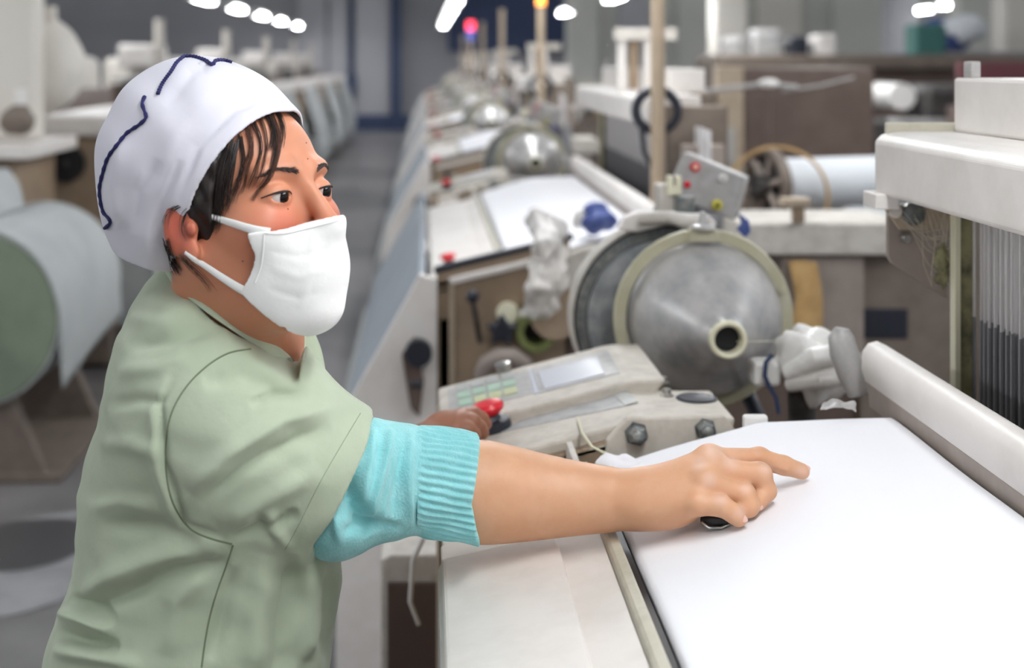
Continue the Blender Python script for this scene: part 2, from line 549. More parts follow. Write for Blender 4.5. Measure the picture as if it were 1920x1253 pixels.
# ---- top beams over the weaving zone
MB().prism([(.552, 1.262), (.552, 1.322), (.560, 1.331), (.58, 1.334), (.69, 1.334), (.69, 1.257), (.557, 1.257)], .1, 1.70).build('front_beam', 'cream', loom, bevel=.005, seg=3, label='broad cream beam above the weaving zone')
MB().prism([(.647, 1.334), (.647, 1.400), (.74, 1.400), (.74, 1.334)], .3, 1.695).build('upper_box', 'cream', loom, bevel=.004)
MB().box((.566, 1.70, 1.328), (.66, 1.706, 1.345)).build('end_plate', 'olive_edge', loom, bevel=.002)
MB().box((.655, 1.66, 1.40), (.667, 1.685, 1.42)).build('small_post', 'plate_grey', loom, bevel=.002)
MB().box((.541, 1.66, 1.242), (.569, 1.71, 1.261)).build('support_block', 'cream', loom, bevel=.002)
hb = MB().plate([W(x, y, 1.705) for x, y in ((1664, 392), (1664, 482), (1672, 494), (1778, 562), (1785, 392))], (0, .008, 0)).build('hanger_plate', 'mauve_grey', loom, bevel=.002)
MB().plate([W(x, y, 1.695) for x, y in ((1655, 386), (1688, 432), (1785, 432), (1785, 386))], (0, .006, 0)).build('hanger_flange', 'beige_light', hb, bevel=.001)
for (x, y, r, m) in ((1697, 446, .0055, 'steel'), (1710, 400, .014, 'bolt_metal'), (1676, 396, .008, 'cream')):
    c = W(x, y, 1.70)
    MB().lathe([(.004, 0), (.004, r), (-.008, r), (-.01, r * .8), (-.01, 0)], c, (0, 1, 0), 14).build('bolt', m, hb, smooth=True)
# main column at the far end and behind
MB().box((.70, 1.70, .8), (.745, 1.78, 1.34)).build('side_column', 'brown_grey', loom, bevel=.004)
MB().box((.70, Y0 + .4, .8), (.745, Y0 + .5, 1.34)).build('side_column', 'brown_grey', loom, bevel=.004)
# heald post and wires
MB().prism([(.634, 1.01), (.634, 1.262), (.641, 1.262), (.641, 1.01)], 1.655, 1.672).build('heald_post', 'ivory', loom, bevel=.001)
MB().prism([(.641, 1.01), (.641, 1.262), (.657, 1.262), (.657, 1.01)], 1.66, 1.675).build('heald_post', 'lint_green', loom, bevel=.001)
MB().box((.669, Y0 + .1, 1.06), (.673, 1.655, 1.257)).build('heald_frame', 'wire_grey', loom)
wm = MB()
wd = MB()
for i in range(230):
    y = Y0 + .12 + i * .0077 + rnd.uniform(-.0015, .0015)
    x = .659 + rnd.choice((0, .003, .006)) + rnd.uniform(-.001, .001)
    zmid = 1.112 + rnd.uniform(-.003, .003)
    wm.box((x - .0012, y - .0012, zmid), (x + .0012, y + .0012, 1.262))
    wd.box((x - .0016, y - .0018, .99), (x + .0016, y + .0018, zmid))
wm.build('heald_wires', 'wire_grey', loom, kind='stuff')
wd.build('heald_eyes', 'wire_dark', loom, kind='stuff')
MB().box((.667, Y0 + .1, .985), (.70, 1.65, 1.112)).build('heald_bar', 'wire_dark', loom, bevel=.002)
# sley with the reed
sl = MB().prism([(.538, 1.030), (.533, 1.045), (.534, 1.066), (.541, 1.076), (.552, 1.079), (.563, 1.074), (.567, 1.06), (.567, 1.030)], Y0, 1.69).build('sley_bar', 'cream', loom, smooth=True, label='cream bar running beside the cloth')
MB().prism([(.541, 1.0), (.538, 1.030), (.564, 1.030), (.564, 1.0)], Y0, 1.685).build('reed_strip', 'mauve_grey', sl, bevel=.001)
MB().tube([W(1612, 735, 1.735), W(1596, 700, 1.735), W(1582, 660, 1.735), W(1577, 632, 1.735), W(1579, 616, 1.735)], [.016, .0175, .018, .016, .009], 14).build('sley_end', 'plate_grey', sl, smooth=True)
# upper guides on the box, signal post
for (x, y) in ((.565, .62), (.64, .62)):
    MB().box((x - .012, y - .02, 1.33), (x + .012, y + .02, 1.50)).build('guide_post', 'cream', loom, bevel=.003)
MB().box((.545, .59, 1.48), (.72, .65, 1.515)).build('guide_bar', 'cream_dusty', loom, bevel=.003)
MB().cyl((.60, .62, 1.34), (.60, .62, 1.48), .014, 12).build('guide_rod', 'beige_brown', loom, smooth=True)
MB().cyl((.565, .0, .84), (.565, .0, 1.80), .0175, 20).build('signal_post', 'tan_tube', loom, smooth=True, label='upright tan tube')
MB().torus((.567, .03, 1.30), (.1, 1, 0), .05, .012, 36, 10).build('cable_loop', 'navy_black', loom, smooth=True)
MB().tube([(.53, .03, 1.26), (.535, .02, 1.2), (.56, .0, 1.14), (.60, -.02, 1.1)], .006, 8).build('cable', 'navy_black', loom, smooth=True)
MB().box((.59, .02, 1.05), (.74, .1, 1.31)).build('bracket_box', 'brown_grey', loom, bevel=.004)
MB().box((.62, -.03, 1.10), (.72, .0, 1.22)).build('terminal_box', 'mauve_grey', loom, bevel=.004)
# ---- near end of the loom (seen on the next loom down the row)


def E(x, y, Y=3.15):
    v = W(x, y, Y)
    v.y -= P
    return v


sp = MB().plate([E(x, y) for x, y in ((818, 512), (818, 800), (1068, 800), (1068, 448))], (0, .02, 0)).build('side_panel', 'beige_brown', loom, bevel=.003, label='beige end panel with levers and knobs')
MB().plate([E(x, y, 3.145) for x, y in ((814, 503), (814, 514), (1075, 450), (1075, 439))], (0, .03, 0)).build('top_lip', 'navy_black', sp, bevel=.001)
MB().plate([E(x, y, 3.13) for x, y in ((846, 524), (846, 800), (1060, 800), (1060, 472))], (0, .02, 0)).build('raised_door', 'beige_brown', sp, bevel=.004)
MB().plate([E(x, y, 3.12) for x, y in ((842, 524), (842, 535), (1060, 484), (1060, 472))], (0, .025, 0)).build('door_edge', 'cream', sp, bevel=.002)
MB().plate([E(x, y, 3.12) for x, y in ((842, 528), (842, 800), (852, 800), (852, 530))], (0, .02, 0)).build('door_edge', 'beige_light', sp, bevel=.002)
MB().tube([E(886, 560, 3.06), E(892, 590, 3.09), E(900, 640, 3.12)], .006, 8).build('lever', 'dark_metal', sp, smooth=True)
MB().ball(E(886, 556, 3.06), .015).build('lever_ball', 'navy_black', sp, smooth='all')
star = []
for k in range(10):
    a = math.pi * k / 5 + .3
    r = (.038, .021)[k % 2]
    star.append((r * math.cos(a), r * math.sin(a)))
kc = E(942, 622, 3.05)
MB().plate([(kc.x + a, kc.y, kc.z + b) for a, b in star], (0, .03, 0)).build('star_knob', 'navy_black', sp, bevel=.006, seg=3)
MB().cyl(E(952, 588, 3.1), E(952, 588, 3.13), .026, 24).build('cream_disc', 'ivory', sp, bevel=.003, smooth=True)
MB().cyl(E(942, 622, 3.06), E(942, 622, 3.13), .014, 16).build('knob_shaft', 'steel', sp, smooth=True)
gc = E(1006, 624, 3.06)
MB().lathe([(0, .044), (0, .028), (.06, .027), (.06, .044), (0, .044)], gc, (0, 1, 0), 36).build('guide_ring', 'green_ring', sp, smooth=True)
MB().lathe([(.058, 0), (.058, .03)], gc, (0, 1, 0), 24).build('ring_back', 'black', sp)
MB().cyl(E(1040, 590, 3.06), E(1040, 590, 3.2), .055, 28).build('brown_drum', 'beige_brown', sp, smooth=True)
MB().tube([E(900, 705, 3.09), E(912, 682, 3.07), E(935, 668, 3.06), E(962, 668, 3.06), E(985, 682, 3.07), E(992, 705, 3.09)], [.016, .019, .02, .02, .019, .016], 14).build('hose', 'mauve_grey', sp, smooth=True)
# slab, gear housing and dark panel further back on the near end
MB().box((.70, -.28, .99), (1.08, .0, 1.062)).build('bearing_slab', 'cream_dusty', loom, bevel=.006)
MB().box((.80, -.25, .74), (.985, -.05, .985)).build('gear_housing', 'mauve_grey', loom, bevel=.006)
dp = MB().box((.985, -.22, .55), (1.24, -.12, 1.0)).build('rear_panel', 'brown_grey', loom, bevel=.004)
MB().box((.975, -.226, .795), (1.09, -.215, .862)).build('slot', 'navy_black', dp, bevel=.002)
loom['label'] = 'near cream loom whose white cloth the woman touches'

# ---- woven cloth of the loom
def make_cloth():
    xs = list(np.concatenate([[.2005, .2015, .204, .208], np.linspace(.215, .36, 16), np.linspace(.366, .41, 8), np.linspace(.42, .534, 9)]))
    ys = list(np.linspace(Y0 + .035, 1.56, 60)) + [1.575, 1.587, 1.594, 1.598, 1.599]
    n, m = len(xs), len(ys)
    v, f = [], []
    for j, y in enumerate(ys):
        for i, x in enumerate(xs):
            z = zcl(x) + .0012 * math.sin(y * 19 + x * 7) * math.sin(x * 23 + 1)
            if i < 4:
                z -= (.012, .006, .002, .0006)[i]
            e = (m - 1 - j)
            if e < 5:
                z -= (.010, .005, .0025, .001, .0003)[e]
            v.append((x, y + .003 * math.sin(x * 31), z))
    for j in range(m - 1):
        for i in range(n - 1):
            a = j * n + i
            f.append((a, a + 1, a + n + 1, a + n))
    o = MB().add(v, f).build('woven_cloth', 'cloth', None, smooth='all')
    s = o.modifiers.new('thickness', 'SOLIDIFY')
    s.thickness = .002
    s.offset = -1
    return o


cloth = tag(make_cloth(), 'smooth white cloth under the pointing hand', 'fabric', 'white cloth on the looms')

# ---- weft feeder with its drum and cone
fd = thing('weft_feeder', 'big grey cone drum with an olive ring beside the control console', 'weft feeder', (.42, 2.25, 0), 'cone drums of the looms')
cx, cz = .4224, 1.031
dv = (0, -1, 0)
MB().lathe([(0, .117), (0, .135), (.006, .1365), (.012, .135), (.012, .117), (0, .117)], (cx, 2.105, cz), dv, 72).build('ring', 'ring_olive', fd, bevel=.0015, smooth=True)
MB().lathe([(-.012, .1155), (.0, .116), (.012, .115), (.028, .110), (.05, .098), (.075, .081), (.1, .062), (.125, .043), (.145, .031), (.155, .027)], (cx + .004, 2.105, cz - .002), dv, 72).build('cone', 'steel_cone', fd, smooth=True, label='dusty steel cone')
MB().lathe([(.150, .0265), (.158, .0275), (.164, .0265), (.166, .0235), (.164, .0195), (.15, .018), (.15, .0265)], (cx + .004, 2.105, cz - .002), dv, 40).build('nose_ring', 'ivory', fd, smooth=True)
MB().lathe([(.145, 0), (.145, .019)], (cx + .004, 2.105, cz - .002), dv, 32).build('nose_hole', 'black', fd)
MB().cyl((cx + .004, 2.105, cz), (cx - .012, 2.26, cz - .004), .095, 48).build('drum_core', 'dark_metal', fd, smooth=True)
bx, bz = .392, 1.004
MB().lathe([(0, .0), (0, .128), (-.03, .130), (-.03, 0)], (bx, 2.23, bz), dv, 72).build('drum_disc', 'drum_grey', fd, smooth=True)
MB().lathe([(-.03, 0), (-.03, .151), (.03, .151), (.03, .146), (-.01, .144), (-.01, 0)], (bx, 2.28, bz), dv, 72).build('casing', 'navy_black', fd, smooth=True)
MB().lathe([(-.01, .150), (.036, .150), (.036, .1545), (-.01, .1555), (-.01, .150)], (bx, 2.28, bz), dv, 72).build('casing_rim', 'cream_dusty', fd, smooth=True)
MB().lathe([(.02, .130), (.02, .146), (.028, .146), (.028, .130), (.02, .130)], (bx, 2.27, bz), dv, 72).build('rubber_ring', 'bolt_metal', fd, smooth=True)
for k in (0.35, 2.75, 4.4):
    c = (cx + .126 * math.cos(k), 2.092, cz + .126 * math.sin(k))
    MB().lathe([(0, 0), (0, .006), (.003, .0055), (.0035, 0)], c, dv, 12).build('rivet', 'ring_olive', fd, smooth=True)
# top bracket
MB().plate([W(x, y, 2.22) for x, y in ((1160, 432), (1172, 408), (1200, 398), (1330, 404), (1345, 420), (1335, 432), (1260, 420), (1195, 436))], (0, .03, 0)).build('top_bracket', 'cream', fd, bevel=.003)
MB().tube([W(1200, 412, 2.2), W(1260, 408, 2.18), W(1310, 425, 2.12), W(1318, 434, 2.11)], [.010, .011, .012, .008], 10).build('bracket_arm', 'cream_dusty', fd, smooth=True)
lug = MB().plate([W(x, y, 2.085) for x, y in ((1290, 455), (1290, 434), (1302, 424), (1336, 424), (1348, 434), (1348, 455))], (0, .02, 0)).build('lug', 'ring_olive', fd, bevel=.003)
MB().lathe([(0, 0), (0, .019), (.004, .017), (.007, .009), (.024, .004), (.026, 0)], W(1318, 428, 2.09), (0, 0, 1), 20).build('lug_screw', 'plate_grey', lug, smooth=True)
MB().box((.388, 2.29, 1.155), (.414, 2.34, 1.215)).build('bracket_post', 'cream_dusty', fd, bevel=.003)
MB().box(W(1268, 402, 2.27), W(1297, 366, 2.30)).build('grey_block', 'bolt_metal', fd, bevel=.002)
MB().plate([W(x, y, 2.28) for x, y in ((1252, 366), (1252, 330), (1262, 330), (1262, 352), (1268, 352), (1268, 330), (1278, 330), (1278, 366))], (0, .02, 0)).build('fork', 'ivory', fd, bevel=.002)
MB().plate([W(x, y, 2.3) for x, y in ((1405, 414), (1385, 400), (1392, 418), (1382, 430), (1398, 446), (1408, 436))], (0, .01, 0)).build('blue_clip', 'blue_plastic', fd, bevel=.002)
# small tilted switch box on the bracket
sb = MB().plate([W(x, y, 2.40) for x, y in ((1281, 284), (1256, 338), (1240, 366), (1362, 408), (1397, 336))], (0, .004, 0))
sbx = MB().plate([W(x, y, 2.40) for x, y in ((1281, 284), (1246, 366), (1376, 413), (1398, 333))], (.028, .09, -.006)).build('switch_box', 'plate_grey', fd, bevel=.003, label='tilted grey switch box with coloured buttons')
for (x, y, r, m1, m2) in ((1303, 313, .0085, 'red', 'ivory'), (1355, 334, .0075, 'white_plastic', 'plate_grey'), (1344, 384, .009, 'yellow', 'dark_metal'), (1288, 346, .006, 'red', 'red')):
    c = W(x, y, 2.398)
    MB().lathe([(0, 0), (0, r), (.004, r), (.005, r * .85), (.005, 0)], c, dv, 20).build('button', m1, sbx, smooth=True)
    MB().lathe([(0, 0), (.0056, r * .45), (.0075, r * .4), (.0075, 0)], c, dv, 16).build('button_face', m2, sbx, smooth=True)
MB().box((.40, 2.36, 0.0), (.46, 2.42, 1.17)).build('stand', 'dark_metal', fd, bevel=.004)
MB().box((.36, 2.27, .96), (.43, 2.40, 1.04)).build('stand_arm', 'dark_metal', fd, bevel=.004)
MB().box((.30, 2.26, 0), (.56, 2.52, .02)).build('stand_foot', 'dark_metal', fd, bevel=.004)
MB().cyl((.455, 2.0, .86), (.475, 2.0, .78), .012, 12).build('brace', 'dark_metal', fd, smooth=True)
MB().tube([W(1400, 735, 2.16), W(1425, 790, 2.1), W(1440, 850, 2.1)], .012, 10).build('strut', 'navy_black', fd, smooth=True)

# ---- copies down the row
ordn = ['second', 'third', 'fourth', 'fifth', 'sixth', 'seventh']
looms, cloths, feeds = [loom], [cloth], [fd]
for k in range(1, 7):
    L = moved(loom, (0, P * k, 0), ['', 'second cream loom of the row, just beyond the big cone drum', 'third cream loom of the row, with the orange signal light', 'fourth loom down the row, small and blurred',
                                  'fifth loom down the row, far and blurred', 'sixth loom down the row, with the red signal light', 'last loom at the far end of the row'][k])
    looms.append(L)
    C_ = cloth.copy()
    COL.objects.link(C_)
    C_.location = cloth.location + Vector((0, P * k, 0))
    C_['label'] = 'white cloth on the %s loom of the row' % ordn[k - 1]
    cloths.append(C_)
    feeds.append(moved(fd, (0, P * k, 0), 'grey cone drum on the %s loom of the row' % ordn[k - 1]))
for k, L in enumerate(looms):
    if k == 0:
        continue
    yo = P * k
    ORG[L.name] = Vector(L.location)
    # cream end plate with its slanted front edge, and the cloth running down to the take-up roll
    pl = MB().prism([(.016, .93), (-.008, .94), (-.172, .645), (-.20, .50), (-.20, 0.0), (.03, 0), (.03, .93)], yo - .215, yo - .19).build('end_apron', 'cream', L, bevel=.004)
    MB().prism([(-.01, .915), (-.185, .60), (-.21, .45), (-.19, .45), (-.165, .60), (.005, .915)], yo - .1, yo + 1.95).build('takeup_cloth', 'cloth_blue', L, bevel=.004, label='grey blue cloth sloping down into the aisle')
    MB().cyl((-.14, yo - .1, .42), (-.14, yo + 1.95, .42), .10, 24).build('takeup_roll', 'cloth_grey', L, smooth=True)
    MB().cyl((-.012, yo - .25, .765), (-.012, yo - .21, .765), .03, 18).build('apron_knob', 'navy_black', pl, smooth=True)
    MB().prism([(-.03, .64), (-.05, .76), (-.02, .80), (.0, .70), (-.01, .62)], yo - .235, yo - .215).build('apron_bracket', 'brown', pl, bevel=.003)
    MB().cyl((-.005, yo - .26, .70), (-.03, yo - .26, .70), .008, 10).build('apron_pin', 'navy_black', pl, smooth=True)
    if k == 2:
        MB().cyl((.565, yo, 1.69), (.565, yo, 1.75), .021, 20).build('signal_light', 'signal_orange', L, smooth=True)
    if k == 5:
        MB().cyl((.565, yo, 1.80), (.565, yo, 1.90), .045, 20).build('signal_light', 'signal_red', L, smooth=True)
        MB().cyl((.565, yo, 1.68), (.565, yo, 1.80), .045, 20).build('signal_base', 'signal_blue', L, smooth=True)
# ================================================================ the woman
import openvdb

mat('skin', rgb(207, 157, 122), 0.46, sss=.12, dirt=(rgb(220, 178, 148), 30, .4), bump=(260, .12, .0006), spec=.4)
mat('skin_dark', rgb(150, 100, 76), 0.5, sss=.1, bump=(260, .12, .0006), spec=.4)
mat('nail', rgb(232, 190, 176), 0.3)
mat('hair', rgb(30, 21, 18), 0.42, spec=.5)
mat('hair_brown', rgb(70, 42, 30), 0.45)
mat('brow', rgb(46, 34, 32), 0.7)
mat('eye_white', rgb(190, 178, 172), 0.2)
mat('iris', rgb(9, 6, 6), 0.15, spec=.3)
mat('lash', rgb(26, 18, 18), 0.6)
mat('hat_cotton', rgb(219, 218, 228), 0.8, bump=(220, .12, .0008), sheen=.1)
mat('navy_thread', rgb(26, 26, 84), 0.7)
mat('mask_cotton', rgb(242, 242, 240), 0.85, bump=(150, .3, .001), sheen=.1)
mat('shirt', rgb(166, 178, 154), 0.82, dirt=(rgb(186, 194, 174), 9, .4), bump=(34, .35, .004), wave=('X', 260, .15), sheen=.15)
mat('shirt_dark', rgb(98, 116, 98), 0.85, bump=(420, .15, .0006))
mat('seam_thread', rgb(112, 122, 98), 0.8)
mat('stitch', rgb(142, 154, 130), 0.8)
mat('mole', rgb(120, 72, 56), 0.6)
mat('knit', rgb(138, 206, 209), 0.9, dirt=(rgb(164, 222, 225), 60, .7), bump=(420, .6, .0015), sheen=.3)
mat('trouser', rgb(60, 62, 70), 0.8)
mat('shoe', rgb(40, 38, 38), 0.6)


def smin(a, b, k):
    h = np.clip(.5 + .5 * (b - a) / k, 0, 1)
    return b * (1 - h) + a * h - k * h * (1 - h)


class Sdf:
    def __init__(self):
        self.ops = []

    def _push(self, fn, lo, hi, mode, k):
        pad = k + .012
        self.ops.append((fn, np.array(lo) - pad, np.array(hi) + pad, mode, k))

    def ell(self, c, r, M=None, k=.01, mode='add'):
        c = np.array(c, np.float32)
        r = np.array(r, np.float32)
        Mx = np.eye(3, dtype=np.float32) if M is None else np.array(M, np.float32)
        ext = np.sqrt(((Mx * r) ** 2).sum(1))

        def fn(p):
            q = (p - c) @ Mx
            k0 = np.sqrt(((q / r) ** 2).sum(-1)) + 1e-9
            k1 = np.sqrt(((q / (r * r)) ** 2).sum(-1)) + 1e-9
            return k0 * (k0 - 1) / k1
        self._push(fn, c - ext, c + ext, mode, k)
        return self

    def cap(self, a, b, ra, rb=None, k=.01, mode='add', flat=None):
        a = np.array(a, np.float32)
        b = np.array(b, np.float32)
        rb = ra if rb is None else rb
        ba = b - a
        L2 = float(ba @ ba) + 1e-12
        rm = max(ra, rb) * (max(1, flat[1]) if flat else 1)
        if flat:
            nn = np.array(flat[0], np.float32)
            nn = nn / np.linalg.norm(nn)
            s = flat[1]

        def fn(p):
            q = p - a
            t = np.clip((q @ ba) / L2, 0, 1)
            q = q - t[..., None] * ba
            if flat:
                c = q @ nn
                q = q + (c / s - c)[..., None] * nn
                return (np.sqrt((q * q).sum(-1)) - (ra + (rb - ra) * t)) * min(1.0, s)
            return np.sqrt((q * q).sum(-1)) - (ra + (rb - ra) * t)
        self._push(fn, np.minimum(a, b) - rm, np.maximum(a, b) + rm, mode, k)
        return self

    def chain(self, pts, rs, k=.01, mode='add'):
        for i in range(len(pts) - 1):
            self.cap(pts[i], pts[i + 1], rs[i], rs[i + 1], k, mode)
        return self

    def fn(self, f, lo, hi, mode='add', k=.005):
        self._push(f, lo, hi, mode, k)
        return self

    def ev(self, p, lo, hi):
        d = np.full(p.shape[:-1], .05, np.float32)
        for (f, a, b, mode, k) in self.ops:
            if np.any(a > hi) or np.any(b < lo):
                continue
            e = f(p)
            if mode == 'add':
                d = smin(d, e, k)
            elif mode == 'sub':
                d = -smin(-d, e, k)
            else:                       # 'and'
                d = -smin(-d, -e, k)
        return d

    def mesh(self, vox, lo=None, hi=None):
        adds = [o for o in self.ops if o[3] == 'add']
        L = np.min([o[1] for o in adds], 0) if lo is None else np.array(lo)
        H = np.max([o[2] for o in adds], 0) if hi is None else np.array(hi)
        n = np.ceil((H - L) / vox).astype(int)
        B = 24
        g = openvdb.FloatGrid(.05)
        r = np.arange(B, dtype=np.float32) * vox
        X, Y, Z = np.meshgrid(r, r, r, indexing='ij')
        base = np.stack([X, Y, Z], -1)
        half = B * vox / 2
        AL, AH = np.array([q[1] for q in adds]), np.array([q[2] for q in adds])
        for i in range(0, n[0], B):
            for j in range(0, n[1], B):
                for k in range(0, n[2], B):
                    o = L + np.array([i, j, k]) * vox
                    e = o + B * vox
                    c = (o + half).astype(np.float32)[None, :]
                    if not ((AL <= e) & (AH >= o)).all(1).any():
                        continue
                    dc = float(self.ev(c, o, e)[0])
                    if abs(dc) > half * 1.95:
                        if dc < 0:
                            g.copyFromArray(np.full((B, B, B), -.05, np.float32), ijk=(i, j, k))
                        continue
                    g.copyFromArray(self.ev(base + o.astype(np.float32), o, e), ijk=(i, j, k))
        pts, tri, quad = g.convertToPolygons(0.0, 0.0)
        v = pts * vox + L
        return v.astype(np.float64), tri, quad


def mesh_obj(name, v, tri, quad, m, parent, relax=2):
    me = bpy.data.meshes.new(name)
    o_ = np.array(ORG.get(parent.name, Vector()))
    faces = [tuple(q) for q in quad.tolist()] + [tuple(t) for t in tri.tolist()]
    me.from_pydata((v - o_).tolist(), [], faces)
    if relax:
        bm = bmesh.new()
        bm.from_mesh(me)
        for _ in range(relax):
            bmesh.ops.smooth_vert(bm, verts=bm.verts, factor=.5, use_axis_x=True, use_axis_y=True, use_axis_z=True)
        bm.to_mesh(me)
        bm.free()
    me.validate()
    me.materials.append(MATS[m] if isinstance(m, str) else m)
    me.shade_smooth()
    o = bpy.data.objects.new(name, me)
    COL.objects.link(o)
    o.parent = parent
    ORG[o.name] = Vector(o_)
    return o


def get_v(o):
    me = o.data
    a = np.empty(len(me.vertices) * 3)
    me.vertices.foreach_get('co', a)
    return a.reshape(-1, 3) + np.array(ORG[o.name])


def set_v(o, v):
    o.data.vertices.foreach_set('co', (v - np.array(ORG[o.name])).ravel())
    o.data.update()


def get_n(o):
    a = np.empty(len(o.data.vertices) * 3)
    o.data.vertices.foreach_get('normal', a)
    return a.reshape(-1, 3)


def to_px(v):
    return np.stack([PX + FPX * v[:, 0] / v[:, 1], PY + FPX * (CAMZ - v[:, 2]) / v[:, 1]], -1)


def seg_dist(q, poly):
    d = np.full(len(q), 1e9)
    tt = np.zeros(len(q))
    n = len(poly) - 1
    for i in range(n):
        a = np.array(poly[i], float)
        b = np.array(poly[i + 1], float)
        ba = b - a
        t = np.clip(((q - a) @ ba) / (ba @ ba), 0, 1)
        e = np.linalg.norm(q - a - t[:, None] * ba, axis=1)
        m = e < d
        d[m] = e[m]
        tt[m] = (i + t[m]) / n
    return d, tt


def folds(o, specs, near=None, gain=1.0):
    """specs: (polyline in photo pixels, half width px, height m). Real relief on the cloth."""
    v = get_v(o)
    nn = get_n(o)
    q = to_px(v)
    amt = np.zeros(len(v))
    face = nn[:, 1] < .35
    if near is not None:
        face &= v[:, 1] < near
    for poly, wd, h in specs:
        d, t = seg_dist(q, poly)
        fade = np.clip(np.sin(np.pi * np.clip(t, 0, 1)) * 1.6, 0, 1) ** .8
        amt += gain * h * np.exp(-(d / wd) ** 2) * fade
    set_v(o, v + nn * (amt * face)[:, None])


def surf_line(bvh, pts, off, n=40):
    """lay a line over a surface, following photo points"""
    P_ = [np.array(p, float) for p in pts]
    seg = [np.linalg.norm(P_[i + 1] - P_[i]) for i in range(len(P_) - 1)]
    tot = sum(seg)
    out = []
    co = Vector((0, 0, CAMZ))
    for k in range(n + 1):
        s = tot * k / n
        i = 0
        while i < len(seg) - 1 and s > seg[i]:
            s -= seg[i]
            i += 1
        t = s / seg[i]
        # Catmull-Rom
        p0, p1, p2, p3 = P_[max(i - 1, 0)], P_[i], P_[i + 1], P_[min(i + 2, len(P_) - 1)]
        p = .5 * ((2 * p1) + (-p0 + p2) * t + (2 * p0 - 5 * p1 + 4 * p2 - p3) * t * t + (-p0 + 3 * p1 - 3 * p2 + p3) * t ** 3)
        dvec = (W(p[0], p[1], 1.0) - co).normalized()
        hit, nrm, _, _ = bvh.ray_cast(co, dvec, 6.0)
        if hit is None:
            continue
        out.append(hit + nrm * off)
    return out


def bvh_of(o):
    v = get_v(o)
    return BVHTree.FromPolygons([tuple(p) for p in v], [tuple(p.vertices) for p in o.data.polygons])


woman = thing('person', 'woman in white cap, mask and green shirt leaning over the cloth', 'person', (-.26, 1.36, 0))

# ---- head frame
HS = .95
YAW, PIT = math.radians(34), math.radians(10)
f0 = np.array([math.cos(YAW), -math.sin(YAW), 0.0])
r0 = np.array([-math.sin(YAW), -math.cos(YAW), 0.0])
u0 = np.array([0, 0, 1.0])
F_ = f0 * math.cos(PIT) + u0 * math.sin(PIT)
U_ = u0 * math.cos(PIT) - f0 * math.sin(PIT)
HM = np.stack([F_, r0, U_], 1)          # columns: forward, right, up
_eye = HM @ (np.array([.086, .0315, .020]) * HS)
HC = np.array(W(533, 366, 1.205)) - _eye


def HP(f, r, u):
    return HC + HM @ (np.array([f, r, u]) * HS)


def he(s, c, r, k=.01, mode='add', rot=None):
    M = HM if rot is None else HM @ np.array(Euler(rot).to_matrix())
    return s.ell(HP(*c), np.array(r) * HS, M, k * HS, mode)


def hc(s, a, b, ra, rb=None, k=.01, mode='add'):
    return s.cap(HP(*a), HP(*b), ra * HS, (ra if rb is None else rb) * HS, k * HS, mode)


def face_base(s):
    he(s, (-.012, 0, .054), (.088, .074, .078), .01)
    he(s, (.030, 0, .046), (.051, .061, .054), .02)
    he(s, (.034, 0, -.012), (.055, .063, .066), .02)
    he(s, (.042, 0, -.062), (.042, .046, .036), .02)
    for g in (-1, 1):
        he(s, (.059, g * .038, -.006), (.027, .026, .025), .015)
        hc(s, (.0, g * .050, -.03), (.06, g * .018, -.088), .015, .013, .025)
    he(s, (.080, 0, -.088), (.016, .020, .015), .015)
    he(s, (.078, 0, -.050), (.022, .028, .022), .015)
    return s


body = Sdf()
face_base(body)
hc(body, (.086, 0, .032), (.108, 0, -.010), .0065, .0095, .012)
he(body, (.107, 0, -.015), (.0125, .0135, .0105), .006)
for g in (-1, 1):
    he(body, (.097, g * .0125, -.018), (.010, .0085, .008), .006)
    hc(body, (.083, g * .014, .043), (.071, g * .046, .043), .008, .007, .014)
    he(body, (.1005, g * .033, .023), (.017, .018, .0125), .014, 'sub')
    he(body, (.0735, g * .0315, .020), (.0148, .0165, .0135), .004)
    # almond opening of the lids
    he(body, (.0915, g * .0335, .0185), (.0125, .0150, .0046), .0012, 'sub', rot=(0, 0, g * .45))
    # fold of the upper lid
    hc(body, (.0885, g * .023, .0285), (.084, g * .044, .0262), .0012, .0010, .002, 'sub')
    # ears
    he(body, (-.006, g * .074, .006), (.0175, .0062, .029), .006, rot=(0, .18, g * -.35))
    he(body, (-.001, g * .081, .010), (.0095, .0045, .018), .003, 'sub', rot=(0, .18, g * -.35))
    he(body, (.008, g * .076, .002), (.006, .004, .007), .003)
    he(body, (.002, g * .073, -.018), (.009, .0055, .009), .005)
# neck and trunk
NB = np.array(W(424, 640, 1.345))
body.cap(HP(-.022, 0, -.045), NB, .052, .056, .03)
body.cap(HP(.012, 0, -.07), NB + np.array([.006, 0, -.01]), .032, .042, .03)
body.cap(NB, np.array(W(380, 1000, 1.38)), .07, .09, .04)
body.cap(NB + np.array([0, 0, -.03]), np.array(W(425, 790, 1.255)), .05, .045, .03)
body.cap(NB + np.array([0, 0, -.03]), np.array(W(500, 720, 1.47)), .05, .045, .03)
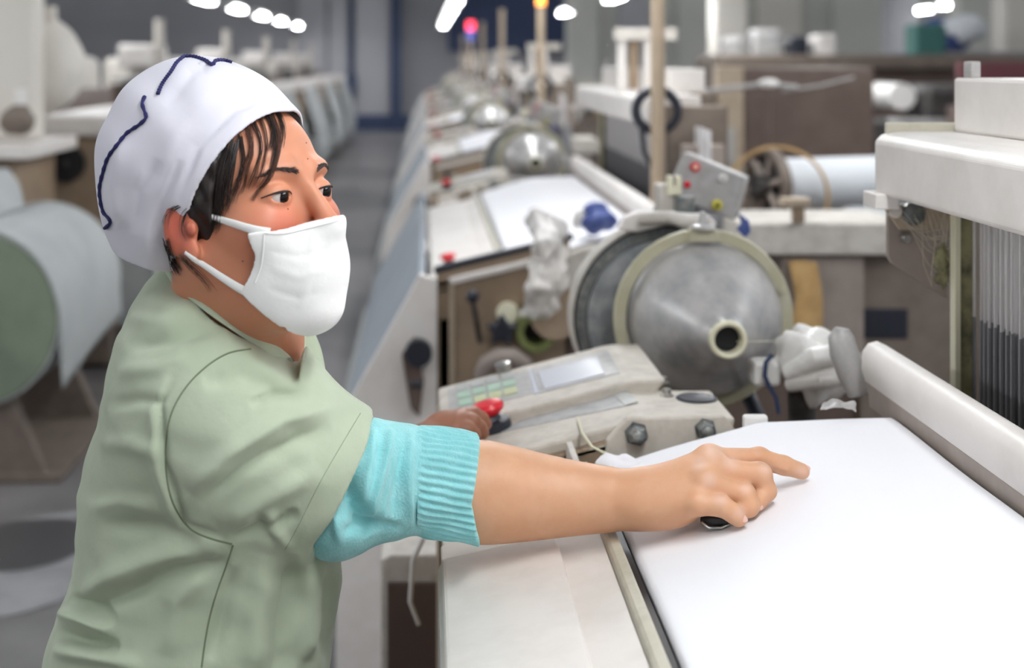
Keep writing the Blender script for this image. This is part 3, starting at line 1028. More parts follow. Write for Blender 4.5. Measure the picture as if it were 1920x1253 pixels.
# right arm
RA = [W(425, 790, 1.255), W(748, 918, 1.345), W(900, 922, 1.372), W(985, 930, 1.374), W(1090, 934, 1.366), W(1188, 938, 1.350)]
body.cap(RA[0], RA[1], .045, .037, .02)
ax_ = [748, 820, 880, 910, 940, 970, 1000, 1030, 1060, 1090, 1120, 1150, 1188]
at_ = np.interp(ax_, [748, 820, 900, 950, 1000, 1050, 1100, 1150, 1188], [852, 842, 834, 847, 859, 870, 879, 886, 892])
ab_ = np.interp(ax_, [748, 820, 900, 950, 1000, 1050, 1100, 1150, 1188], [985, 1000, 1010, 1006, 1001, 996, 991, 987, 986])
aY_ = np.interp(ax_, [748, 900, 985, 1090, 1188], [1.345, 1.372, 1.374, 1.366, 1.350])
apts = [W(x, (t + b) / 2, Y) for x, t, b, Y in zip(ax_, at_, ab_, aY_)]
body.chain(apts, [(b - t) / 2 * Y / FPX for t, b, Y in zip(at_, ab_, aY_)], .012)
wr_ = np.array(RA[-1])
mcp = [W(1330, 864, 1.352), W(1338, 882, 1.336), W(1324, 908, 1.320), W(1306, 944, 1.306)]
for p, r in zip(mcp, (.0135, .0135, .0128, .0118)):
    body.cap(wr_, p, .0195, r, .014)
body.ell(W(1246, 950, 1.332), (.036, .020, .020), None, .018)
body.ell(W(1235, 925, 1.352), (.034, .022, .018), None, .018)
fing = [
    ([mcp[0], W(1424, 861, 1.360), W(1470, 873, 1.362), W(1503, 884, 1.3655)], [.0125, .0104, .0093, .0080]),
    ([mcp[1], W(1424, 891, 1.334), W(1437, 920, 1.332), W(1420, 943, 1.322)], [.0125, .0112, .0096, .0082]),
    ([mcp[2], W(1394, 928, 1.318), W(1404, 950, 1.312), W(1380, 962, 1.310)], [.0122, .0110, .0096, .0082]),
    ([mcp[3], W(1352, 948, 1.300), W(1374, 962, 1.298), W(1384, 973, 1.297)], [.0112, .0102, .0090, .0078]),
    ([W(1228, 920, 1.352), W(1296, 918, 1.372), W(1350, 925, 1.366), W(1392, 930, 1.350)], [.018, .0145, .0115, .0095]),
]
for pts, rs in fing:
    body.chain(pts, rs, .0032)
for p, r in ((fing[0][0][1], .0102), (fing[1][0][1], .0112), (fing[2][0][1], .0108)):
    body.ell(np.array(p) + np.array([0, -.001, .0018]), (r, r * .95, r * .95), None, .004)
for p in mcp[:3]:
    body.ell(np.array(p) + np.array([0, -.001, .004]), (.0125, .011, .0115), None, .008)
# left arm with the hand at the stop button
LE = W(655, 930, 1.60)
LH = W(834, 812, 1.705)
body.chain([W(500, 720, 1.47), LE, LH], [.045, .040, .024], .02)
lm = [W(868, 784, 1.715), W(862, 793, 1.702), W(854, 806, 1.69), W(846, 820, 1.684)]
for p in lm:
    body.cap(LH, p, .020, .0125, .012)
lf = [
    ([lm[0], W(888, 779, 1.728), W(902, 786, 1.734), W(910, 795, 1.738)], [.0115, .0105, .0095, .0085]),
    ([lm[1], W(886, 792, 1.704), W(898, 802, 1.712), W(905, 811, 1.716)], [.0115, .0105, .0095, .0085]),
    ([lm[2], W(876, 806, 1.69), W(887, 818, 1.694), W(890, 826, 1.70)], [.0112, .0105, .0094, .0082]),
    ([lm[3], W(868, 822, 1.684), W(876, 832, 1.686), W(877, 838, 1.69)], [.0102, .0092, .0084, .0075]),
    ([W(832, 806, 1.715), W(852, 800, 1.745), W(870, 799, 1.752), W(886, 803, 1.75)], [.014, .012, .0105, .009]),
]
for pts, rs in lf:
    body.chain(pts, rs, .0032)
bv, bt, bq = body.mesh(.0014)
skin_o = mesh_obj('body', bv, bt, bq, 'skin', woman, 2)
skin_o['label'] = 'bare skin of face, neck, forearms and hands'
# face has its own skin tone, the far hand is coloured darker: stored as an attribute
sv = get_v(skin_o)
loc = (sv - HC) @ HM / HS
tone = np.zeros((len(sv), 4))
red = np.exp(-(((loc[:, 0] - .07) / .028) ** 2 + ((np.abs(loc[:, 1]) - .036) / .024) ** 2 + ((loc[:, 2] + .012) / .022) ** 2))
red = np.maximum(red, .9 * np.exp(-(((loc[:, 0] + .006) / .03) ** 2 + ((np.abs(loc[:, 1]) - .08) / .014) ** 2 + ((loc[:, 2] - .006) / .035) ** 2)))
red = np.maximum(red, .8 * np.exp(-(((loc[:, 0] - .11) / .016) ** 2 + ((loc[:, 1]) / .016) ** 2 + ((loc[:, 2] + .016) / .012) ** 2)))
isface = ((np.linalg.norm(loc, axis=1) < .24) & (sv[:, 0] < -.06)).astype(float)
tone[:, 0] = red * isface
tone[:, 1] = isface
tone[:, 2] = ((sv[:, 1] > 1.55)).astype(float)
tone[:, 3] = 1
ca = skin_o.data.color_attributes.new('tone', 'FLOAT_COLOR', 'POINT')
ca.data.foreach_set('color', tone.ravel())
nt = MATS['skin'].node_tree
bs = nt.nodes['Principled BSDF']
at = nt.nodes.new('ShaderNodeAttribute')
at.attribute_name = 'tone'
sx = nt.nodes.new('ShaderNodeSeparateColor')
nt.links.new(at.outputs['Color'], sx.inputs['Color'])
prev = bs.inputs['Base Color'].links[0].from_socket
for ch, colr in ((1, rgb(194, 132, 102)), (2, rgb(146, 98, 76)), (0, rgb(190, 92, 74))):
    mx = nt.nodes.new('ShaderNodeMix')
    mx.data_type = 'RGBA'
    nt.links.new(sx.outputs[ch], mx.inputs['Factor'])
    nt.links.new(prev, mx.inputs['A'])
    mx.inputs['B'].default_value = colr
    prev = mx.outputs['Result']
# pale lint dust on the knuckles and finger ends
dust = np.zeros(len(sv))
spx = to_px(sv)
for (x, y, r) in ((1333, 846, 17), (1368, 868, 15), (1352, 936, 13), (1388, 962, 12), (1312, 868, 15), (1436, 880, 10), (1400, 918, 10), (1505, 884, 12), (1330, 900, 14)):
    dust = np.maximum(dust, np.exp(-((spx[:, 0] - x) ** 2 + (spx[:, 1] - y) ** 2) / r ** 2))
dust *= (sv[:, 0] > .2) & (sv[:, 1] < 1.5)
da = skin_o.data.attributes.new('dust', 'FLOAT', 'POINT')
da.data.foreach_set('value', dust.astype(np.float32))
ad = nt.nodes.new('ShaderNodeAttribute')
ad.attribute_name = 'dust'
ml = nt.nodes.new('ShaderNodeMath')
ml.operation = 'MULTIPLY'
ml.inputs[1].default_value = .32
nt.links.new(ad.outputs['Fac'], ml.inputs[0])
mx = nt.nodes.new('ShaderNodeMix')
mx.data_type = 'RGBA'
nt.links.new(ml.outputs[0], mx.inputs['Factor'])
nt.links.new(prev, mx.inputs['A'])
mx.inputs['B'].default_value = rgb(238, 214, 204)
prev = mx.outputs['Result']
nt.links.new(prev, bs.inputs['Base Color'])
skin_bvh = bvh_of(skin_o)

# ---- eyes
gaze = HM @ np.array([math.cos(.14) * math.cos(.2), -math.sin(.14), -math.sin(.2)])
for g in (1, -1):
    c = HP(.0738, g * .0315, .0195)
    MBe = MB()
    MBe.ball(c, .0134 * HS, 28)
    e = MBe.build('eyeball', 'eye_white', woman, smooth='all')
    R = .0136 * HS
    prof = [(R * math.cos(a), R * math.sin(a) + 1e-5) for a in np.linspace(0, .62, 8)]
    MB().lathe(prof, c, gaze, 28).build('iris', 'iris', e, smooth='all')
# lashes and brows laid on the skin


def on_skin(f, r, u, off=.0005):
    a = Vector(HP(f + .06, r, u))
    d = Vector(-(F_))
    hit, n, _, _ = skin_bvh.ray_cast(a, d, .2)
    if hit is None:
        hit, n = Vector(HP(f, r, u)), Vector(F_)
    return hit + n * off


for g in (1, -1):
    pts = []
    for t in np.linspace(-1, 1, 13):
        pts.append(on_skin(.085, g * (.0335 + .0150 * t), .0192 + .0042 * math.sqrt(max(0, 1 - (t * .98) ** 2)), .0005))
    MB().tube(pts, [.0003 + .0009 * math.sin(math.pi * (k + .6) / 13.5) for k in range(13)], 6).build('eyelash', 'lash', woman, smooth=True)
    bm_ = MB()
    rb = random.Random(3)
    for k in range(90):
        t = k / 89
        r_ = .013 + .034 * t
        u_ = .0405 + .0035 * math.sin(t * 2.2) - .0035 * max(0, t - .7) / .3
        wd = .0034 * (1 - .75 * t)
        du = rb.uniform(-wd, wd)
        a = on_skin(.085, g * r_, u_ + du, .0004)
        b = on_skin(.083, g * (r_ + .0058), u_ + du * .4 + .0012 * (1 - t), .0010)
        bm_.tube([a, (a + b) / 2 + Vector(F_) * .0004, b], [.00030, .00034, .0001], 4)
    bm_.build('eyebrow', 'brow', woman, smooth=True)

for (x, y) in ((577, 298), (574, 268), (540, 392), (455, 490)):
    q = surf_line(skin_bvh, [(x, y), (x + .5, y)], .0, 1)
    if q:
        MB().ball(q[0], .0008, 10, (1, 1, .8)).build('mole', 'mole', skin_o, smooth='all')
# ---- mask: a cotton shell over nose, mouth and chin
mk = Sdf()
face_base(mk)
hc(mk, (.086, 0, .032), (.106, 0, -.010), .009, .012, .02)
he(mk, (.060, 0, -.042), (.043, .041, .052), .025)
fb = list(mk.ops)


def base_d(p, ops=fb):
    d = np.full(p.shape[:-1], .05, np.float32)
    for (f, a, b, m_, k) in ops:
        d = smin(d, f(p), k)
    return d


def mask_fn(p):
    q = ((p - HC.astype(np.float32)) @ HM.astype(np.float32)) / HS
    d = base_d(p)
    sh = np.abs(d - .0035) - .0016
    f, r, u = q[..., 0], np.abs(q[..., 1]), q[..., 2]
    top = u - (-.008 + .003 * np.cos(r * 60) + .02 * (r - .015).clip(0))
    bot = -(u + .122 - 1.6 * (.080 - f).clip(0))
    edge = .067 - .026 * np.clip((-.028 - u) / .036, 0, 1.3) ** 1.3
    side = edge - f
    reg = np.maximum(np.maximum(top, bot), side) * HS
    return -smin(-sh, -reg, .0015)


ms = Sdf()
ms.fn(mask_fn, HP(.07, 0, -.05) - .10, HP(.07, 0, -.05) + .10, 'add', .0005)
mv, mt, mq = ms.mesh(.0014)
mask_o = mesh_obj('face_mask', mv, mt, mq, 'mask_cotton', woman, 2)
folds(mask_o, [([(500, 470), (560, 482), (630, 468)], 7, -.0006), ([(505, 500), (560, 520), (625, 500)], 9, .0006), ([(500, 540), (560, 560), (610, 545)], 8, -.0006), ([(590, 430), (585, 500), (560, 580)], 10, .0008)])
mask_o['label'] = 'white cotton face mask'
mask_bvh = bvh_of(mask_o)


def on_head(bvh, f, r, u, off):
    a = Vector(HP(f, r * 1.8, u))
    d = Vector(-r0 * np.sign(r))
    hit, n, _, _ = bvh.ray_cast(a, d, .3)
    if hit is None:
        return Vector(HP(f, r, u))
    return hit + n * off


for pl in ([(504, 436), (474, 430), (442, 420), (412, 410), (385, 401), (368, 396)], [(476, 552), (450, 539), (420, 520), (390, 500), (362, 482), (350, 473)]):
    path = surf_line(skin_bvh, pl, .0022, 16)
    k = len(path)
    MB().tube(path, [.0046 - .0024 * i / (k - 1) for i in range(k)], 8, flat=.35, up=tuple(r0)).build('strap', 'mask_cotton', mask_o, smooth=True)
for pts in ([(.060, -.012), (.045, -.006), (.025, .004), (.008, .014), (-.004, .022)], [(.050, -.083), (.036, -.072), (.018, -.052), (.003, -.032), (-.006, -.020)]):
    path = [on_head(skin_bvh, f, -.07, u, .0025) for f, u in pts]
    MB().tube(path, [.0042, .0042, .004, .0034, .003], 8, flat=.35, up=tuple(-r0)).build('strap', 'mask_cotton', mask_o, smooth=True)
# raised hem round the mask
for pl in ([(495, 437), (530, 438), (570, 430), (610, 420), (634, 413)], [(495, 440), (493, 470), (489, 500), (478, 530)]):
    path = surf_line(mask_bvh, pl, .0004, 30)
    if len(path) > 5:
        MB().tube(path, .0008, 6).build('mask_stitch', 'mask_cotton', mask_o, smooth=True)

# ---- cap
hat = Sdf()


def hat_d(p):
    q = ((p - HC.astype(np.float32)) @ HM.astype(np.float32)) / HS

    def el(c, r):
        z = (q - np.array(c, np.float32))
        r = np.array(r, np.float32)
        k0 = np.sqrt(((z / r) ** 2).sum(-1)) + 1e-9
        k1 = np.sqrt(((z / (r * r)) ** 2).sum(-1)) + 1e-9
        return k0 * (k0 - 1) / k1
    f, r, u = q[..., 0], q[..., 1], q[..., 2]
    band = el((-.010, 0, .052), (.098, .084, .091))
    crown = el((-.034, 0, .066), (.106, .094, .098)) + .0018 * np.sin(f * 52 + 2.0 * np.sin(u * 38))
    puff = el((-.086, 0, .030), (.056, .072, .080))
    low = el((-.055, 0, -.006), (.050, .062, .052))
    c2 = smin(smin(smin(crown, el((-.054, 0, .078), (.080, .082, .092)), .02), puff, .04), low, .035)
    edge = u - 1.25 * f                      # grows away from the brim
    c2 = c2 + .030 * np.clip((.055 - edge) / .055, 0, 1)
    d = smin(band, c2, .006)
    th = np.arctan2(r, -f - .02)
    wr = .0016 * np.sin(th * 9 + u * 30) * np.clip((.06 - u) / .08, 0, 1) * np.clip((edge - .03) / .03, 0, 1)
    wr += .0011 * np.sin(f * 75 + u * 55 + 3 * np.sin(r * 40)) * np.clip((edge - .05) / .04, 0, 1)
    d = d + wr
    sh = np.maximum(d, -(d + .0035))
    cut = (.009 + .42 * (-r - .01).clip(0, .06) - edge) * .62
    low_cut = -(u + .040 + .45 * (f + .05))
    reg = np.maximum(cut, low_cut)
    return -smin(-sh, -reg, .0012) * HS


hat.fn(hat_d, HP(-.035, 0, .05) - .19, HP(-.035, 0, .05) + .19, 'add', .0005)
hv, ht, hq = hat.mesh(.0017)
hat_o = mesh_obj('cap', hv, ht, hq, 'hat_cotton', woman, 3)
hat_o['label'] = 'white cotton work cap with navy piping'
folds(hat_o, [([(500, 182), (440, 205), (370, 275), (330, 380)], 9, -.0030),
              ([(410, 150), (330, 250), (300, 330)], 16, .002),
              ([(300, 300), (260, 360), (250, 440)], 12, -.003),
              ([(340, 300), (300, 380), (285, 450)], 8, -.0025),
              ([(230, 260), (215, 350), (225, 430)], 12, .003),
              ([(395, 118), (360, 135), (310, 200)], 12, -.003)])
hat_bvh = bvh_of(hat_o)
for pl in ([(346, 107), (332, 119), (322, 135), (311, 150), (303, 163), (297, 178)],
           [(273, 182), (268, 195), (272, 208), (275, 222), (262, 235), (240, 250), (222, 272), (205, 295), (196, 320), (189, 350), (190, 375), (196, 398), (208, 412), (205, 422), (190, 432)],
           [(346, 108), (362, 108), (385, 115), (398, 123), (404, 116), (418, 115), (434, 119)]):
    path = surf_line(hat_bvh, pl, .0012, 60)
    if len(path) > 3:
        MB().tube(path, [.0017 + .0004 * math.sin(i * 1.9) for i in range(len(path))], 8).build('piping', 'navy_thread', hat_o, smooth=True)

# ---- hair below the cap
hr = Sdf()


def hair_d(p):
    q = ((p - HC.astype(np.float32)) @ HM.astype(np.float32)) / HS
    f, r, u = q[..., 0], np.abs(q[..., 1]), q[..., 2]
    z = (q - np.array((-.004, 0, .045), np.float32))
    rr = np.array((.0945, .0785, .092), np.float32)
    k0 = np.sqrt(((z / rr) ** 2).sum(-1)) + 1e-9
    k1 = np.sqrt(((z / (rr * rr)) ** 2).sum(-1)) + 1e-9
    d = k0 * (k0 - 1) / k1
    d = d + .0012 * np.sin(f * 420 + u * 130) + .0008 * np.sin(f * 190 - u * 260)
    line = f - (.030 + .35 * (u - .02).clip(0) + .28 * (u - .02).clip(-.08, 0))   # hairline on the temple
    low = -(u + .035 - .5 * (-.02 - f).clip(0))
    front = (u - .2)
    reg = np.maximum(np.maximum(line, low), front)
    top = (u - 1.25 * f) - .04
    reg = np.maximum(reg, top)
    back = -(f + .075)
    reg = np.maximum(reg, back)
    return -smin(-d, -reg, .004) * HS


hr.fn(hair_d, HP(-.01, 0, .03) - .14, HP(-.01, 0, .03) + .14, 'add', .0005)
rv, rt, rq = hr.mesh(.002)
hair_o = mesh_obj('hair', rv, rt, rq, 'hair', woman, 2)
# loose strands over the temple, in front of the ear and at the nape
rs_ = random.Random(11)
strands = {'hair': MB(), 'hair_brown': MB()}


def strand(px, n=14, r=.0005, m='hair', off=.0025):
    path = surf_line(skin_bvh, px, off, n)
    if len(path) > 4:
        k = len(path)
        strands[m].tube(path, [r * (1 - .8 * (i / (k - 1)) ** 2) for i in range(k)], 5)


def jit(pts, a):
    dx, dy = rs_.uniform(-a, a), rs_.uniform(-a, a)
    return [(x + dx * (1 - .3 * i / len(pts)) + rs_.uniform(-2, 2), y + dy * .6 + rs_.uniform(-2, 2)) for i, (x, y) in enumerate(pts)]


def clump(pts, n, spread, m, r=.00026, off=.0022):
    for _ in range(n):
        j = [(rs_.uniform(-spread, spread), rs_.uniform(-spread, spread)) for _ in range(2)]
        q = []
        for i, (x, y) in enumerate(pts):
            t = i / (len(pts) - 1)
            q.append((x + j[0][0] * (1 - t) + j[1][0] * t * 1.3, y + j[0][1] * (1 - t) + j[1][1] * t))
        strand(q, 12, r, m, off * rs_.uniform(.6, 1.6))


for (pts, n, sp, m) in (
        ([(496, 210), (508, 230), (512, 256), (506, 282)], 26, 6, 'hair'),
        ([(512, 204), (524, 226), (528, 252), (524, 276)], 16, 5, 'hair'),
        ([(505, 214), (521, 255), (518, 300), (502, 334), (472, 380)], 18, 3.5, 'hair_brown'),
        ([(500, 216), (514, 262), (508, 312), (484, 352)], 12, 3.5, 'hair'),
        ([(486, 222), (498, 262), (494, 308), (478, 345)], 12, 4, 'hair_brown'),
        ([(474, 232), (488, 270), (482, 315), (466, 352)], 12, 4, 'hair'),
        ([(462, 244), (472, 285), (464, 330), (452, 362)], 14, 4, 'hair_brown'),
        ([(450, 258), (456, 300), (446, 345), (438, 380)], 18, 5, 'hair'),
        ([(442, 266), (436, 305), (428, 350), (424, 395)], 40, 8, 'hair'),
        ([(430, 280), (420, 315), (414, 355), (412, 400), (404, 432)], 60, 9, 'hair'),
        ([(412, 300), (396, 335), (390, 370), (398, 410)], 40, 9, 'hair'),
        ([(470, 236), (470, 290), (444, 350), (420, 402)], 10, 8, 'hair_brown'),
        ([(358, 378), (334, 388), (318, 402), (312, 425)], 9, 5, 'hair'),
        ([(372, 385), (350, 400), (345, 425), (352, 450)], 9, 6, 'hair'),
        ([(312, 452), (317, 470), (325, 490), (338, 510)], 46, 7, 'hair'),
        ([(345, 478), (362, 498), (385, 520), (402, 540)], 10, 7, 'hair_brown')):
    clump(pts, n, sp, m)
strands['hair'].build('hair_strands', 'hair', hair_o, smooth=True, kind='stuff')
strands['hair_brown'].build('hair_strands', 'hair_brown', hair_o, smooth=True, kind='stuff')
# ---- green work shirt
TY = 1.365
prof = [(492, 312, 400, .050), (505, 300, 440, .085), (525, 282, 486, .115), (555, 262, 528, .138), (600, 240, 562, .152), (650, 226, 582, .161), (700, 215, 596, .165), (760, 200, 608, .164),
        (830, 178, 618, .162), (900, 160, 626, .158), (1000, 154, 636, .154), (1060, 148, 640, .154), (1100, 132, 640, .158), (1150, 112, 632, .166), (1200, 100, 624, .172), (1260, 92, 616, .176),
        (1340, 82, 610, .18), (1430, 80, 604, .18), (1500, 84, 600, .18)]
pz = np.array([CAMZ - (p[0] - PY) * TY / FPX for p in prof])[::-1]
pl_ = np.array([(p[1] - PX) * TY / FPX for p in prof])[::-1]
pr_ = np.array([(p[2] - PX) * TY / FPX for p in prof])[::-1]
py_ = np.array([p[3] for p in prof])[::-1]


def torso(p, shrink=0.0):
    z = p[..., 2]
    l = np.interp(z, pz, pl_).astype(np.float32)
    r = np.interp(z, pz, pr_).astype(np.float32)
    ry = np.interp(z, pz, py_).astype(np.float32) - shrink
    cx_, rx = (l + r) / 2, (r - l) / 2 - shrink
    a = np.abs((p[..., 0] - cx_) / rx)
    b = np.abs((p[..., 1] - TY) / ry)
    k = (a ** 2.25 + b ** 2.25) ** (1 / 2.25)
    d = (k - 1) * np.minimum(rx, ry) * .9
    return np.maximum(np.maximum(d, z - pz[-1]), pz[0] - z).astype(np.float32)


sh = Sdf()
sh.fn(torso, (pl_.min(), TY - .19, pz[0]), (pr_.max(), TY + .19, pz[-1]), 'add', .01)
SA, SB = np.array(W(430, 808, 1.262)), np.array(W(690, 940, 1.315))
sh.ell(W(405, 730, 1.28), (.072, .075, .06), None, .05)
# neckline: the shirt is open above a line from the nape down to the front
n1, n2 = np.array(W(318, 500, 1.27)), np.array(W(566, 702, 1.27))
nd = (n2 - n1) / np.linalg.norm(n2 - n1)
nu = np.array([-nd[2], 0, nd[0]], np.float32)


def neck_cut(p):
    a = (p - n1.astype(np.float32)) @ nu
    return np.maximum(np.maximum(np.maximum(-a, p[..., 1] - 1.46), n1[0] - p[..., 0]), p[..., 0] - n2[0])


# left sleeve
sh.cap(W(470, 750, 1.46), W(620, 910, 1.575), .062, .052, .03)
# right sleeve: a hollow tapering tube cut off at the hem plane
cn = np.array([.86, .10, -.50])
cn /= np.linalg.norm(cn)
c0 = np.array(W(627, 908, 1.29))


def sleeve_d(p):
    ba = (SB - SA).astype(np.float32)
    q = p - SA.astype(np.float32)
    tr = (q @ ba) / float(ba @ ba)
    t = np.clip(tr, 0, 1.4)
    rad = np.linalg.norm(q - t[..., None] * ba, axis=-1)
    R_ = .086 - .012 * t
    d = rad - R_
    hollow = np.maximum(rad - (R_ - .0055), (.5 - tr) * .2)
    d = np.maximum(d, -hollow)
    return np.maximum(d, (p - c0.astype(np.float32)) @ cn.astype(np.float32))


sh.fn(sleeve_d, np.minimum(SA, SB) - .1, np.maximum(SA, SB) + .12, 'add', .035)
# neck opening
sh.fn(neck_cut, (n1[0], 1.0, n2[2] - .05), (n2[0] + .1, 1.46, n1[2] + .1), 'sub', .004)
sh.cap(NB + np.array([.02, 0, -.02]), HP(.0, 0, -.05), .053, .054, .006, 'sub')
sh.ell(W(530, 615, 1.395), (.052, .085, .048), None, .006, 'sub')
sh.ell(W(556, 660, 1.375), (.022, .045, .036), None, .006, 'sub')
shv, sht, shq = sh.mesh(.0026)
shirt = mesh_obj('shirt', shv, sht, shq, 'shirt', woman, 3)
shirt['label'] = 'pale green short sleeved work shirt'
folds(shirt, [
    ([(352, 920), (430, 850), (520, 790), (640, 760)], 16, .0055),
    ([(372, 950), (450, 885), (540, 835), (620, 800)], 14, -.0050),
    ([(410, 990), (500, 935), (600, 880)], 18, .0045),
    ([(430, 1010), (520, 985), (560, 960)], 11, -.005),
    ([(500, 950), (515, 995), (548, 1030)], 11, .0025),
    ([(478, 955), (495, 1000), (520, 1022)], 10, -.002),
    ([(380, 720), (450, 700), (560, 735)], 18, -.0035),
    ([(470, 760), (520, 735), (580, 735)], 8, -.004),
    ([(330, 700), (300, 760), (308, 870), (345, 985), (430, 1012)], 7, -.0035),
    ([(322, 690), (290, 770), (296, 880), (335, 1000)], 12, .003),
    ([(240, 600), (310, 600), (390, 570)], 18, .004),
    ([(235, 650), (320, 640), (420, 610)], 14, -.0035),
    ([(215, 700), (300, 690), (360, 665)], 16, .003),
    ([(200, 760), (260, 750), (310, 755)], 12, -.003),
    ([(185, 830), (250, 835), (300, 850)], 16, .003),
    ([(430, 1020), (330, 1030), (220, 1075), (150, 1120)], 20, .0065),
    ([(430, 1050), (330, 1075), (230, 1120), (150, 1140)], 16, -.006),
    ([(400, 1040), (300, 990), (180, 985)], 18, -.004),
    ([(300, 950), (230, 940), (165, 955)], 14, .003),
    ([(110, 1150), (160, 1165), (215, 1185)], 12, .008),
    ([(100, 1185), (150, 1200), (225, 1215)], 12, -.008),
    ([(130, 1120), (180, 1140), (220, 1165)], 8, -.006),
    ([(95, 1220), (180, 1235), (270, 1250)], 14, .006),
    ([(390, 1060), (330, 1130), (310, 1230)], 18, .004),
    ([(440, 1060), (420, 1150), (395, 1240)], 12, -.004),
    ([(500, 1040), (480, 1160), (470, 1290)], 24, .006),
    ([(548, 1040), (532, 1160), (525, 1290)], 18, -.006),
    ([(585, 1060), (580, 1160), (575, 1240)], 14, .005),
    ([(620, 1050), (615, 1150), (605, 1240)], 10, -.004),
], near=1.42, gain=1.5)
v_ = get_v(shirt)
n_ = get_n(shirt)
nz = .0011 * np.sin(v_[:, 0] * 70 + 2.2 * np.sin(v_[:, 2] * 46)) * np.sin(v_[:, 2] * 92 + 2 * np.sin(v_[:, 1] * 55 + v_[:, 0] * 30))
set_v(shirt, v_ + n_ * nz[:, None])
sb_ = bvh_of(shirt)
for pl in ([(470, 655), (430, 662), (390, 685), (350, 725), (322, 775), (312, 830), (312, 890), (325, 945), (355, 990), (395, 1010), (435, 1020)],
           [(437, 1022), (425, 1060), (410, 1100), (395, 1150), (385, 1200), (378, 1252)]):
    path = surf_line(sb_, pl, .0002, 70)
    MB().tube(path, .0008, 6).build('seam', 'seam_thread', shirt, smooth=True)
# hem stitching near the sleeve edge
path = surf_line(sb_, [(676, 775), (640, 835), (600, 905), (560, 985), (535, 1030)], .0001, 50)
if len(path) > 4:
    MB().tube(path, .0004, 6).build('hem_stitch', 'stitch', shirt, smooth=True)


def strip(name, rows, m, parent, th=.0022):
    """cloth strip through rows of points"""
    n = len(rows[0])
    v = [p for r in rows for p in r]
    f = []
    for j in range(len(rows) - 1):
        for i in range(n - 1):
            a = j * n + i
            f.append((a, a + 1, a + n + 1, a + n))
    o = MB().add(v, f).build(name, m, parent, smooth='all')
    s = o.modifiers.new('thickness', 'SOLIDIFY')
    s.thickness = th
    s.offset = 0
    ss = o.modifiers.new('round', 'SUBSURF')
    ss.levels = ss.render_levels = 2
    return o


# collar: near side runs from the nape down to the front, far lapel stands beyond the neck
near_in = [W(312, 488, 1.33), W(345, 512, 1.27), W(395, 552, 1.245), W(455, 596, 1.25), W(510, 640, 1.27), W(548, 672, 1.30)]
near_out = [W(304, 506, 1.33), W(322, 534, 1.262), W(372, 578, 1.225), W(436, 622, 1.225), W(498, 662, 1.25), W(556, 700, 1.285)]
mid = [(a + b) / 2 + Vector((0, -.004, .006)) for a, b in zip(near_in, near_out)]
strip('collar', [near_in, mid, near_out], 'shirt', shirt)
inn = [p + Vector((.002, .010, -.004)) for p in near_in]
strip('collar_lining', [[p + Vector((.004, .012, -.028)) for p in near_in], inn, near_in], 'shirt_dark', shirt)  # dark green lining, with the neck's shadow put into its colour
far = [[W(540, 612, 1.43), W(543, 640, 1.42), W(549, 668, 1.40), W(560, 700, 1.37)],
       [W(560, 604, 1.445), W(572, 640, 1.43), W(582, 680, 1.41), W(586, 720, 1.38)],
       [W(588, 604, 1.44), W(610, 640, 1.43), W(619, 690, 1.41), W(618, 742, 1.38)],
       [W(575, 640, 1.49), W(590, 680, 1.485), W(600, 720, 1.47), W(606, 770, 1.44)]]
strip('lapel', far, 'shirt', shirt)

# ---- turquoise knitted sweater: chest at the neckline and the right sleeve
sw = MB()
rows = []
st = [(560, 862, 1010, 1.285), (600, 822, 1040, 1.29), (640, 802, 1046, 1.295), (675, 791, 1036, 1.302), (700, 788, 1022, 1.308), (722, 791, 1014, 1.312), (745, 795, 1010, 1.318), (770, 797, 1001, 1.324), (790, 801, 998, 1.328)]
nseg = 220
for i, (x, t, b, Y) in enumerate(st):
    c = W(x, (t + b) / 2, Y)
    rz = (b - t) / 2 * Y / FPX
    ry = rz * .93
    row = []
    for k in range(nseg):
        a = 2 * math.pi * k / nseg
        tilt = -.35 * max(0, 1 - i / 5.0)      # sections lean with the shirt hem near the shoulder
        bulge = 1 + .030 * math.sin(a * 3 + i * .9) * (i > 0) + .018 * math.sin(a * 5 - i * 1.7)
        row.append((c.x + math.sin(a) * rz * -tilt * .0, c.y + math.cos(a) * ry * bulge, c.z + math.sin(a) * rz * (bulge * .5 + .5)))
    rows.append(row)


def resample(rows, n):
    A = np.array(rows)
    m = len(A)
    out = []
    for j in range(n + 1):
        t = j / n * (m - 1)
        i = min(int(t), m - 2)
        u = t - i
        p0, p1, p2, p3 = A[max(i - 1, 0)], A[i], A[i + 1], A[min(i + 2, m - 1)]
        out.append(.5 * ((2 * p1) + (-p0 + p2) * u + (2 * p0 - 5 * p1 + 4 * p2 - p3) * u * u + (-p0 + 3 * p1 - 3 * p2 + p3) * u ** 3))
    return out


def loft(rows, close=True):
    n = len(rows[0])
    v = [tuple(p) for r in rows for p in r]
    f = []
    for j in range(len(rows) - 1):
        for i in range(n):
            f.append((j * n + i, j * n + (i + 1) % n, (j + 1) * n + (i + 1) % n, (j + 1) * n + i))
    return MB().add(v, f)


sleeve = loft(resample(rows, 70)).build('sweater_sleeve', 'knit', woman, smooth='all', label='turquoise knitted sleeve below the shirt sleeve')
folds(sleeve, [([(612, 830), (618, 930), (640, 1030)], 9, .004),
               ([(640, 870), (662, 950), (700, 1000)], 17, -.010),
               ([(700, 800), (688, 880), (676, 960)], 10, .0045),
               ([(735, 800), (720, 870), (700, 940), (690, 990)], 8, .005),
               ([(665, 820), (655, 870)], 12, .003),
               ([(760, 830), (748, 900), (740, 980)], 12, -.004),
               ([(640, 1000), (690, 985), (760, 990)], 9, -.004), ([(770, 800), (765, 900), (770, 990)], 7, .003)], gain=1.6)
